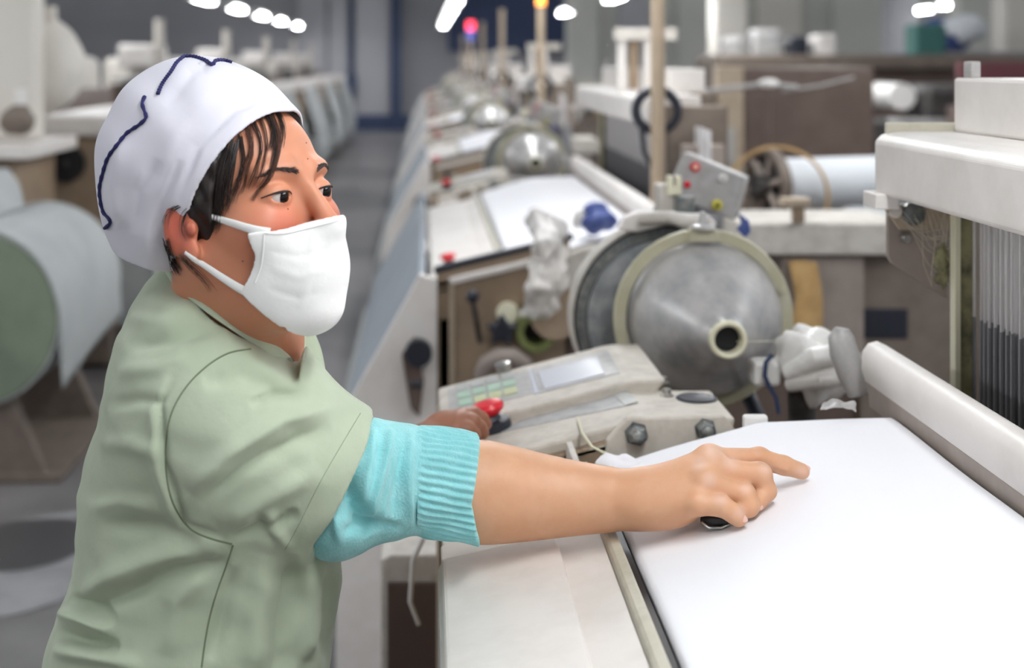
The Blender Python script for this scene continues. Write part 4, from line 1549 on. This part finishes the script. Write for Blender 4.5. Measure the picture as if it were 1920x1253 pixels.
# ribbed cuff
cst = [(783, 801, 999, 1.327, 0), (789, 800, 999, 1.328, .5), (800, 803, 1001, 1.33, 1), (830, 807, 1006, 1.336, 1), (865, 812, 1011, 1.343, 1), (890, 817, 1015, 1.347, 1), (897, 819, 1016, 1.349, 1), (899, 826, 1010, 1.349, .6), (894, 838, 1000, 1.349, 0), (880, 842, 998, 1.346, 0)]
crow = []
nseg = 336
for (x, t, b, Y, rib) in cst:
    c = W(x, (t + b) / 2, Y)
    rz = (b - t) / 2 * Y / FPX
    row = []
    for k in range(nseg):
        a = 2 * math.pi * k / nseg
        R_ = rz + .0017 * rib * math.sin(a * 42) + .0012 * math.sin(a * 7 + x * .05)
        bend = -.006 * math.cos(a - 0) * (x > 850)     # the cuff edge curves back on the near side
        row.append((c.x + bend * .0 - .009 * (1 - abs(math.sin(a))) * (x > 860), c.y + math.cos(a) * R_ * .95, c.z + math.sin(a) * R_))
    crow.append(row)
loft(resample(crow, 40)).build('ribbed_cuff', 'knit', sleeve, smooth='all')
# sweater chest seen in the neckline
chest = [[W(500, 655, 1.30), W(535, 662, 1.33), W(552, 668, 1.37), W(556, 660, 1.40)], [W(500, 690, 1.29), W(540, 692, 1.32), W(562, 694, 1.36), W(572, 690, 1.40)], [W(500, 740, 1.28), W(545, 740, 1.31), W(570, 738, 1.35), W(584, 735, 1.39)]]
strip('sweater_neck', chest, 'knit', woman)
band = [W(497, 652, 1.30), W(536, 655, 1.33), W(553, 658, 1.37), W(557, 650, 1.40)]
MB().tube(band, .004, 8).build('neck_band', 'navy_black', woman, smooth=True)
# trousers and shoes (below the picture)
tr = Sdf()
hip = np.array(W(345, 1440, TY))
for (s, fx) in ((-1, .04), (1, -.10)):
    kx = np.array([hip[0] + fx, TY + s * .10, .42])
    tr.cap(hip + np.array([0, s * .08, .02]), kx, .105, .075, .05)
    tr.cap(kx, np.array([hip[0] + fx - .03, TY + s * .10, .07]), .075, .058, .03)
tr.ell(hip + np.array([0, 0, .02]), (.135, .175, .12), None, .05)
tv, tt_, tq = tr.mesh(.008)
mesh_obj('trousers', tv, tt_, tq, 'trouser', woman, 2)
for (s, fx) in ((-1, .04), (1, -.10)):
    b_ = Sdf()
    x0 = hip[0] + fx - .03
    b_.ell((x0 + .05, TY + s * .10, .035), (.13, .047, .045), None, .01)
    b_.ell((x0 - .01, TY + s * .10, .06), (.06, .045, .06), None, .02)
    b_.fn(lambda p: .0005 - p[..., 2], (x0 - .2, TY - .3, -.05), (x0 + .3, TY + .3, .001), 'and', .004)
    q1, q2, q3 = b_.mesh(.005)
    mesh_obj('shoe', q1, q2, q3, 'shoe', woman, 2)
# finger nails
for (tip, prv, upv) in ((fing[0][0][3], fing[0][0][2], (0, -.3, 1)), (fing[3][0][3], fing[3][0][2], (.5, -.6, .8)), (fing[1][0][3], fing[1][0][2], (1, -.5, .2)), (fing[2][0][3], fing[2][0][2], (1, -.6, .2))):
    tip, prv = Vector(tip), Vector(prv)
    ax = (tip - prv).normalized()
    n0 = Vector(upv)
    n0 = (n0 - ax * n0.dot(ax)).normalized()
    side = ax.cross(n0)
    c = tip + n0 * .0062 + ax * .001
    bm_ = MB()
    bm_.ball((0, 0, 0), 1, 16)
    bm_.v = [tuple(c + ax * (p[0] * .0058) + side * (p[1] * .0050) + n0 * (p[2] * .0016 - .0016 * p[1] ** 2)) for p in bm_.v]
    bm_.build('fingernail', 'nail', skin_o, smooth='all')
# check of the hand's rest on the cloth
hv_ = get_v(skin_o)
sel = hv_[(hv_[:, 0] > .203) & (hv_[:, 1] < 1.45)]
gap = sel[:, 2] - np.array([zcl(x) for x in sel[:, 0]])
print('HAND GAP min', gap.min(), sel[gap.argmin()], to_px(sel[[gap.argmin()]]))
sel = hv_[(hv_[:, 0] > .02) & (hv_[:, 0] < .18) & (hv_[:, 1] < 1.45)]
gap = sel[:, 2] - np.array([zc(x) for x in sel[:, 0]])
print('ARM GAP min', gap.min(), to_px(sel[[gap.argmin()]]))
# ================================================================ other machines and clutter
from mathutils import noise as mn


def crumple(o, amp, scale, seed=0.0, pinned=None):
    v = get_v(o)
    n = get_n(o)
    out = []
    for p, q in zip(v, n):
        s = Vector(p) * scale + Vector((seed, seed * .7, -seed))
        d = mn.noise(s) + .5 * mn.noise(s * 2.3) - .6 * abs(mn.noise(s * 1.3 + Vector((5, 1, 2))))
        out.append(p + q * d * amp)
    set_v(o, np.array(out))


def sheet(name, rows, m, sub=24, th=.0012, amp=0.0, scale=10, seed=0, parent=None, origin=None):
    """a draped sheet through rows of points, refined and crumpled"""
    A = np.array([[tuple(p) for p in r] for r in rows])
    A = np.array(resample(list(A), sub))
    A = np.swapaxes(A, 0, 1)
    A = np.array(resample(list(A), sub))
    n, k = A.shape[0], A.shape[1]
    f = [(j * k + i, j * k + i + 1, (j + 1) * k + i + 1, (j + 1) * k + i) for j in range(n - 1) for i in range(k - 1)]
    mb = MB().add(A.reshape(-1, 3).tolist(), f)
    o = mb.build(name, m, parent, smooth='all') if parent is not None else mb.build(name, m, None, smooth='all', origin=Vector(A.reshape(-1, 3).mean(0)))
    if amp:
        crumple(o, amp, scale, seed)
    s = o.modifiers.new('thickness', 'SOLIDIFY')
    s.thickness = th
    s.offset = 0
    return o


def lump(name, c, r, m, amp, scale, seed, sc=(1, 1, 1), n=40, parent=None):
    mb = MB().ball((0, 0, 0), 1, n)
    mb.v = [(c[0] + p[0] * r * sc[0], c[1] + p[1] * r * sc[1], c[2] + p[2] * r * sc[2]) for p in mb.v]
    o = mb.build(name, m, parent, smooth='all') if parent is not None else mb.build(name, m, None, smooth='all', origin=Vector(c))
    crumple(o, amp, scale, seed)
    return o


# ---- looms of the row across the aisle
yl = 6.4
ll = thing('aisle_loom', 'loom across the aisle with a black handwheel behind the cap', 'loom', (-2.0, yl + .8, 0), 'looms across the aisle')
MB().box((-2.6, yl, .02), (-1.45, yl + 2.2, 1.06)).build('body', 'brown_grey', ll, bevel=.01)
MB().box((-1.79, yl - .03, .2), (-1.42, yl + .02, 1.07)).build('end_panel', 'beige_brown', ll, bevel=.006)
MB().box((-1.80, yl - .06, 1.075), (-1.43, yl + 2.2, 1.17)).build('top_cover', 'cream', ll, bevel=.015)
hw = MB().lathe([(0, 0), (0, .02), (.012, .025), (.012, .062), (0, .066), (-.01, .078), (.0, .086), (.03, .086), (.03, 0)], (-1.637, yl - .03, .952), (0, -1, 0), 32).build('handwheel', 'black', ll, smooth=True)
MB().lathe([(.03, 0), (.03, .016), (.045, .014), (.045, 0)], (-1.637, yl - .03, .952), (0, -1, 0), 16).build('hub', 'dark_metal', hw, smooth=True)
MB().box((-2.25, yl + .1, 1.06), (-1.86, yl + 1.9, 1.26)).build('rear_box', 'brown', ll, bevel=.02)
MB().box((-2.2, yl + .0, 1.28), (-1.85, yl + .5, 1.31)).build('tray', 'plate_grey', ll, bevel=.01)
MB().box((-2.12, yl + .02, 1.16), (-1.86, yl + .3, 1.28)).build('motor', 'dark_metal', ll, bevel=.02)
MB().box((-2.16, yl + .0, 1.37), (-1.90, yl + .55, 1.54)).build('top_box', 'cream', ll, bevel=.03)
MB().box((-2.10, yl + .1, 1.26), (-1.96, yl + .3, 1.38)).build('box_stand', 'cream_dusty', ll, bevel=.02)
MB().cyl((-1.88, yl + .1, 1.06), (-1.88, yl + .1, 1.72), .035, 16).build('post', 'cream_dusty', ll, smooth=True)
MB().box((-2.5, yl + 1.0, 1.06), (-2.0, yl + 2.2, 1.45)).build('yarn_cover', 'pillar_cream', ll, bevel=.06, seg=4)
MB().prism([(-1.46, 1.07), (-1.30, .60), (-1.27, .2), (-1.25, .2), (-1.28, .61), (-1.44, 1.09)], yl + .1, yl + 2.2).build('cloth_sheet', 'cloth_grey', ll, bevel=.005)
MB().cyl((-1.42, yl + .1, .35), (-1.42, yl + 2.2, .35), .17, 28).build('cloth_roll', 'cloth_grey', ll, smooth=True)
for (y) in (yl + .1, yl + 2.0):
    MB().box((-2.5, y, 0), (-1.5, y + .1, .03)).build('foot', 'dark_metal', ll)
labs = ['second loom across the aisle, hidden behind the cap', 'third loom across the aisle, small beside the cap', 'fourth blurred loom across the aisle, left of the wall panel', 'fifth blurred loom across the aisle near the back wall', 'farthest loom across the aisle at the back wall']
for k in range(1, 6):
    moved(ll, (0, P * k, 0), labs[k - 1])
# big roll of cloth at the left edge
rl = thing('fabric_roll', 'big blue grey fabric roll with a green end at the left edge', 'fabric roll', (-1.51, 5.05, 0))
MB().cyl((-1.51, 4.62, .562), (-1.51, 5.55, .562), .298, 64).build('roll', 'cloth_grey', rl, smooth=True)
MB().lathe([(0, .05), (0, .285), (.012, .29), (.02, .285), (.02, .05), (0, .05)], (-1.51, 4.63, .562), (0, -1, 0), 64).build('roll_face', 'roll_end', rl, smooth=True)
MB().cyl((-1.51, 4.50, .562), (-1.51, 4.7, .562), .055, 24).build('core', 'dark_metal', rl, smooth=True)
fs = sheet('flap', [[(-1.44, 4.61, .86), (-1.30, 4.61, .78), (-1.22, 4.61, .62), (-1.205, 4.61, .45), (-1.20, 4.61, .33)], [(-1.44, 5.0, .86), (-1.30, 5.0, .78), (-1.22, 5.0, .62), (-1.205, 5.0, .47), (-1.2, 5.0, .38)], [(-1.44, 5.5, .86), (-1.30, 5.5, .78), (-1.22, 5.5, .62), (-1.205, 5.5, .5), (-1.2, 5.5, .42)]], 'cloth_grey', 14, .004, .006, 4, 1, rl)
sheet('lead_sheet', [[(-1.56, 4.66, .865), (-1.66, 4.9, .94), (-1.78, 5.2, 1.0)], [(-1.50, 5.2, .868), (-1.56, 5.35, .94), (-1.64, 5.46, 1.0)]], 'cloth_grey', 10, .004, 0, 4, 1, rl)
for y in (4.68, 5.42):
    MB().prism([(-1.75, 0), (-1.62, .30), (-1.40, .30), (-1.27, 0)], y, y + .06).build('cradle', 'brown_grey', rl, bevel=.005)
MB().box((-1.8, 4.66, .0), (-1.22, 5.5, .03)).build('cradle_base', 'brown_grey', rl, bevel=.005)
# machine with the pale cover at the left edge
pm = thing('covered_machine', 'pale machine under a cream cover at the upper left corner', 'machine', (-1.9, 5.9, 0))
MB().box((-2.1, 5.62, 0), (-1.66, 6.25, 1.03)).build('base', 'beige_brown', pm, bevel=.01)
MB().box((-2.1, 5.50, 1.03), (-1.56, 6.25, 1.09)).build('shelf', 'cream', pm, bevel=.01)
MB().box((-1.86, 5.575, .90), (-1.74, 5.62, .97)).build('switch', 'black', pm, bevel=.005)
MB().box((-2.12, 5.75, 1.09), (-1.625, 5.95, 1.72)).build('column', 'pillar_cream', pm, bevel=.02)
lump('cover', (-1.66, 6.1, 1.40), .17, 'pillar_cream', .02, 5, 2, (1, 1, 1.25), 32, pm)
MB().cyl((-1.63, 6.05, 1.5), (-1.63, 6.05, 1.66), .028, 14).build('post', 'pillar_cream', pm, smooth=True)
lump('rag_bundle', (-1.64, 5.61, 1.18), .075, 'brown_grey', .02, 12, 4, (1, .8, .85), 24).data.materials[0] = MATS['brown_grey']
tag(bpy.data.objects['rag_bundle'], 'brown bundle of rags on the shelf at the left edge', 'rags')
MB().cyl((-1.63, 5.61, 1.235), (-1.63, 5.61, 1.31), .022, 14).build('paper_tube', 'white_plastic', None, smooth=True, label='short white tube standing on the brown rag bundle', category='tube')

# ---- machines beyond the row on the right
cb = thing('machine_cabinet', 'large dark brown machine housing behind the warp beam', 'machine', (1.5, 5.8, 0))
MB().box((1.265, 5.5, 0), (1.785, 6.1, 1.395)).build('housing', 'brown', cb, bevel=.008)
MB().box((1.15, 5.42, .0), (1.25, 5.52, 1.40)).build('post', 'beige_light', cb, bevel=.006)
MB().box((1.16, 5.40, 1.02), (1.21, 5.42, 1.16)).build('label_plate', 'plate_grey', cb, bevel=.002)
MB().box((.93, 5.46, .0), (1.15, 5.7, 1.30)).build('side_box', 'brown_grey', cb, bevel=.006)
wbm = thing('warp_beam', 'spoked warp beam wound with white yarn above the grey housing', 'warp beam', (1.2, 4.25, 0))
fc = Vector((1.03, 4.18, 1.046))
dX = Vector((1, .35, 0)).normalized()
MB().lathe([(0, .092), (-.012, .096), (-.012, .112), (.02, .112), (.02, .092), (0, .092)], fc, dX, 48).build('flange_rim', 'brown_grey', wbm, smooth=True)
MB().lathe([(0, 0), (0, .035), (-.04, .03), (-.04, 0)], fc, dX, 24).build('hub', 'dark_metal', wbm, smooth=True)
MB().lathe([(.012, 0), (.012, .095), (.02, .095), (.02, 0)], fc, dX, 40).build('flange_web', 'dark_metal', wbm, smooth=True)
pu = dX.cross(Vector((0, 0, 1))).normalized()
for k in range(6):
    a = math.pi * 2 * k / 6 + .3
    d = Vector((0, 0, 1)) * math.cos(a) + pu * math.sin(a)
    MB().tube([fc + d * .03, fc + d * .095], .011, 8).build('spoke', 'mauve_grey', wbm, smooth=True)
MB().cyl(fc + dX * .02, fc + dX * .75, .080, 48).build('yarn', 'yarn_white', wbm, smooth=True, label='white wound yarn')
MB().lathe([(0, .098), (0, .112), (.02, .112), (.02, .098), (0, .098)], fc + dX * .75, dX, 40).build('flange_rim', 'brown_grey', wbm, smooth=True)
for t in (.12, .66):
    q = fc + dX * t
    MB().prism([(q.x - .05, 0), (q.x - .03, .965), (q.x + .03, .965), (q.x + .05, 0)], q.y - .04, q.y + .04).build('stand', 'brown_grey', wbm, bevel=.004)
MB().torus(Vector((1.05, 4.12, 1.02)), Vector((.25, 1, 0)), .145, .005, 60, 8).build('cable_hoop', 'orange_paper', None, smooth=True, label='thin yellow hoop of cable round the warp beam flange', category='cable')
sheet('yarn_sheet', [[fc + Vector((.22, -.05, -.06)), fc + Vector((.5, .02, -.06)), fc + Vector((.75, .1, -.06))], [fc + Vector((.12, -.3, -.12)), fc + Vector((.4, -.28, -.14)), fc + Vector((.75, -.2, -.14))]], 'cloth_grey', 8, .003, 0, 4, 0, wbm)
tr_ = thing('rod_stand', 'thin brown rod with a crossbar standing before the brown housing', 'stand', (1.2, 4.83, 0))
MB().cyl((1.2, 4.83, 0), (1.2, 4.83, 1.347), .009, 10).build('rod', 'brown', tr_, smooth=True)
MB().tube([(.98, 4.83, 1.317), (1.19, 4.83, 1.341), (1.30, 4.83, 1.33)], .0085, 8).build('crossbar', 'plate_grey', tr_, smooth=True)
MB().ball((1.2, 4.83, 1.343), .024, 12, (1.6, 1, .7)).build('clamp', 'white_plastic', tr_, smooth='all')
MB().tube([(1.25, 4.83, 1.317), (1.40, 4.9, 1.335), (1.57, 5.07, 1.362)], .0042, 6).build('wire', 'plate_grey', tr_, smooth=True)
MB().box((1.16, 4.78, 0), (1.26, 4.88, .02)).build('foot', 'dark_metal', tr_, bevel=.003)
# far machines behind the near loom's beam
fm = thing('far_machine', 'dark machine with a white round drum right of the brown housing', 'machine', (2.6, 7.6, 0))
MB().box((2.35, 7.3, 0), (3.4, 8.0, 1.10)).build('body', 'dark_metal', fm, bevel=.01)
MB().box((2.62, 7.25, 1.10), (3.0, 7.6, 1.30)).build('motor', 'dark_metal', fm, bevel=.04)
MB().cyl((2.52, 7.3, 1.235), (2.52, 7.7, 1.235), .07, 24).build('drum', 'white_plastic', fm, smooth=True)
MB().box((2.45, 7.2, .95), (2.75, 7.35, 1.12)).build('tray', 'plate_grey', fm, bevel=.01)
fb2 = thing('far_housing', 'low grey brown machine line under the pale wall at upper right', 'machine', (3.2, 10.6, 0))
MB().box((2.15, 10.3, 0), (4.6, 11, 1.36)).build('body', 'brown', fb2, bevel=.02)
MB().box((2.15, 10.2, 1.36), (4.6, 11, 1.47)).build('top', 'brown_grey', fb2, bevel=.02)
for i, (x, m, s_) in enumerate(((2.55, 'plate_grey', .10), (2.78, 'navy_black', .07), (2.98, 'cream', .08), (3.75, 'teal', .12), (2.3, 'plate_grey', .07))):
    MB().box((x - s_, 10.25, 1.44), (x + s_, 10.5, 1.47 + s_ * 1.9)).build('cover', m, fb2, bevel=.03)
bb = thing('blue_bundle', 'pale blue bundle hanging under the far right lamps', 'bundle', (4.25, 11.4, 0))
lump('sack', (4.25, 11.4, 1.62), .20, 'blue_plastic', .05, 5, 6, (1.2, .8, .75), 24, bb)
lump('wrap', (4.4, 11.3, 1.68), .17, 'yarn_white', .05, 5, 9, (1.2, .8, .7), 24, bb)
MB().box((4.0, 11.2, 0), (4.9, 11.8, 1.5)).build('stand', 'wall_grey', bb, bevel=.02)
mr = thing('maroon_housing', 'maroon machine panel above the near loom at the right edge', 'machine', (3.3, 6.6, 0))
MB().box((2.55, 6.6, 0), (3.6, 6.65, 1.415)).build('panel', 'maroon', mr, bevel=.006)
MB().box((2.60, 6.65, 0), (2.68, 6.9, 1.2)).build('post', 'brown', mr, bevel=.006)
for (xa, xb, Y, m, lab) in ((1340, 1402, 12.5, 'pillar_cream', 'broad cream pillar above the brown housing'), (1668, 1720, 17, 'wall_panel', 'slim grey pillar near the far right lamps'), (1800, 1880, 14, 'wall_pale', 'pale grey green pillar at the upper right'), (1885, 1960, 12, 'pillar_cream', 'cream pillar cut by the right edge')):
    a, b = (xa - PX) * Y / FPX, (xb - PX) * Y / FPX
    pb = thing('pillar', lab, 'pillar', ((a + b) / 2, Y + .2, 0), 'pillars of the hall')
    MB().box((a, Y, 0), (b, Y + .3, 3.4)).build('shaft', m, pb, bevel=.02)
    MB().box((a - .02, Y - .02, 0), (b + .02, Y + .32, .25)).build('plinth', 'wall_grey', pb, bevel=.01)

# ---- small things round the near loom
bag = sheet('plastic_bag', [[W(985, 405, 3.10), W(1010, 396, 3.06), W(1040, 405, 3.05), W(1062, 420, 3.08)],
                            [W(992, 455, 3.05), W(1015, 455, 2.99), W(1045, 460, 3.0), W(1066, 470, 3.06)],
                            [W(985, 530, 3.0), W(1008, 530, 2.94), W(1035, 535, 2.96), W(1060, 540, 2.98)],
                            [W(975, 590, 3.0), W(998, 602, 2.95), W(1025, 596, 2.96), W(1050, 570, 2.98)]], 'plastic_film', 46, .0008, .022, 22, 3)
tag(bag, 'crumpled clear plastic bag hanging beside the big cone drum', 'plastic bag')
bl = thing('blue_cloth_bundle', 'blue and white bundle lying left of the cone drum top', 'bundle', (.40, 3.17, zcl(.4)))
lump('blue_rag', W(1125, 416, 3.22), .034, 'blue_plastic', .010, 24, 5, (1.2, .9, .8), 32, bl)
lump('blue_knob', W(1118, 392, 3.24), .026, 'blue_plastic', .004, 24, 7, (1.15, 1, .75), 24, bl)
lump('white_rag', W(1095, 412, 3.26), .032, 'film_thick', .010, 24, 8, (1, .8, .8), 24, bl)
# wrapped nozzle bundle beside the cone
wn = thing('wrapped_nozzle', 'bundle of hoses wrapped in dusty plastic beside the cone nose', 'nozzle', (.56, 1.98, .9))
lump('wrap', W(1535, 690, 1.96), .052, 'film_thick', .028, 16, 3, (1.35, .7, .85), 72, wn)
lump('wrap', W(1500, 655, 1.99), .034, 'film_thick', .02, 22, 6, (1.0, .7, 1.0), 56, wn)
MB().tube([W(1478, 700, 1.93), W(1530, 672, 1.90), W(1600, 660, 1.9)], [.012, .016, .014], 12).build('hose', 'film_thick', wn, smooth=True)
MB().tube([W(1480, 722, 1.93), W(1540, 712, 1.89), W(1610, 700, 1.89)], [.010, .013, .012], 12).build('hose', 'plastic_film', wn, smooth=True)
MB().box(W(1414, 726, 1.95), W(1452, 668, 1.99)).build('block', 'white_plastic', wn, bevel=.006)
MB().tube([W(1448, 665, 1.94), W(1436, 680, 1.94), W(1434, 705, 1.94), W(1442, 725, 1.94), W(1455, 745, 1.94), W(1460, 775, 1.94)], .0032, 8).build('blue_cable', 'navy', wn, smooth=True)
MB().box(W(1470, 650, 2.0), W(1556, 628, 2.03)).build('label_card', 'white_plastic', wn, bevel=.003)
for (x, y) in ((1500, 645), (1521, 648)):
    MB().cyl(W(x, y, 2.0), W(x, y, 1.997), .0035, 12).build('red_mark', 'red', wn)
MB().cyl((.545, 2.0, .0), (.545, 2.0, .96), .02, 14).build('stand', 'dark_metal', wn, smooth=True)
# cardboard and wood on the end of the next loom
cbp = sheet('cardboard_scrap', [[W(1478, 490, 3.08), W(1505, 488, 3.08), W(1530, 492, 3.08)], [W(1490, 560, 3.07), W(1512, 560, 3.06), W(1545, 565, 3.07)], [W(1482, 640, 3.08), W(1512, 640, 3.06), W(1540, 638, 3.08)]], 'orange_paper', 16, .003, .006, 14, 3)
tag(cbp, 'torn orange brown cardboard hanging behind the cone drum', 'cardboard')
wt = thing('wooden_tee', 'small wooden tee piece standing right of the switch box', 'wood block', (.82, 3.12, 1.06))
MB().box((.815, 3.05, 1.064), (.838, 3.08, 1.102)).build('stem', 'beige_brown', wt, bevel=.002)
MB().box((.79, 3.04, 1.10), (.85, 3.09, 1.118)).build('crosspiece', 'beige_light', wt, bevel=.002)
# string, knot and scraps on the cloth's far edge
st_ = MB().tube([slope_pt(1083, 790, A2, B1, .004), W(1092, 812, 1.655), W(1110, 838, 1.63), W(1140, 853, 1.61), W(1164, 858, 1.595)], .0016, 8).build('string', 'ivory', None, smooth=True)
tag(st_, 'thin cream string hanging from the console to the cloth corner', 'string')
ck = lump('cloth_knot', (W(1162, 870, 1.575)), .016, 'cloth', .006, 40, 4, (1.7, .8, .7), 28)
tag(ck, 'small white bunched cloth at the string end', 'cloth')
fo = sheet('foil_scrap', [[W(1538, 768, 1.59), W(1570, 764, 1.59), W(1606, 770, 1.59)], [W(1545, 755, 1.605), W(1575, 748, 1.61), W(1604, 757, 1.61)]], 'plate_grey', 14, .0008, .006, 60, 2)
tag(fo, 'small crumpled grey scrap at the far edge of the cloth', 'scrap')
tb = MB().box((.370, 1.602, .985), (.398, 1.614, 1.010)).build('corner_block', 'white_plastic', None, bevel=.003)
tag(tb, 'small white block at the far edge of the cloth', 'block')
th = MB().tube([Vector((.44, 1.95, 1.026)), Vector((.47, 1.96, 1.024)), W(1472, 640, 1.98)], .0006, 6).build('weft_thread', 'ivory', None, smooth=True)
tag(th, 'fine thread running right from the cone nose', 'thread')
# lint hanging at the heald post
lm_ = MB()
rl_ = random.Random(5)
for k in range(26):
    a = W(rl_.uniform(1680, 1780), rl_.uniform(395, 420), 1.69)
    b = W(rl_.uniform(1745, 1782), rl_.uniform(430, 540), 1.685)
    lm_.tube([a, (a + b) / 2 + Vector((rl_.uniform(-.006, .006), -.004, -.012)), b], .0003, 4)
lo_ = lm_.build('lint_threads', 'lint', None)
lo_['label'] = 'wisps of lint hanging under the beam by the heald post'
lo_['category'] = 'lint'
lo_['kind'] = 'stuff'
tag(lump('lint_tuft', W(1768, 500, 1.685), .012, 'lint_green', .010, 60, 2, (.9, .8, 2.6), 30), 'dark fluffy lint tuft stuck to the heald post', 'lint')
# thread snips in the hand
sn = thing('thread_snips', 'small dark thread snips held under the curled fingers', 'snips', W(1345, 985, 1.315))
q0 = W(1322, 981, 1.318)
MB().tube([W(1318, 976, 1.325), W(1340, 975, 1.316), W(1366, 976, 1.312)], [.0045, .0065, .005], 10).build('handle', 'black', sn, smooth=True)
MB().tube([W(1316, 980, 1.318), W(1330, 990, 1.311), W(1352, 990, 1.309), W(1368, 983, 1.31)], .0016, 8).build('spring', 'steel', sn, smooth=True)
# pale disc painted as a floor reflection in the aisle, and a dark disc
def disc(name, c, rx, ry, m, par, z=.002, seed=0):
    n = 40
    v = [(c[0] + rx * math.cos(2 * math.pi * k / n) * (1 + .10 * math.sin(2 * math.pi * k / n * 3 + seed) + .05 * math.sin(2 * math.pi * k / n * 7)), c[1] + ry * math.sin(2 * math.pi * k / n) * (1 + .1 * math.sin(2 * math.pi * k / n * 2 + seed)), z) for k in range(n)]
    return MB().plate(v, (0, 0, -.0015)).build(name, m, par)


mat('reflection_paint', rgb(150, 150, 152), 0.35, dirt=(rgb(112, 110, 112), 5, .9))
mat('dark_floor', rgb(74, 73, 75), 0.3)
c = W(70, 1045, 1)
disc('reflection_patch', (-1.10, 3.95, 0), .26, .42, 'reflection_paint', fl, .003)
disc('dark_patch', (-1.16, 4.07, 0), .17, .24, 'dark_floor', fl, .005, 1)
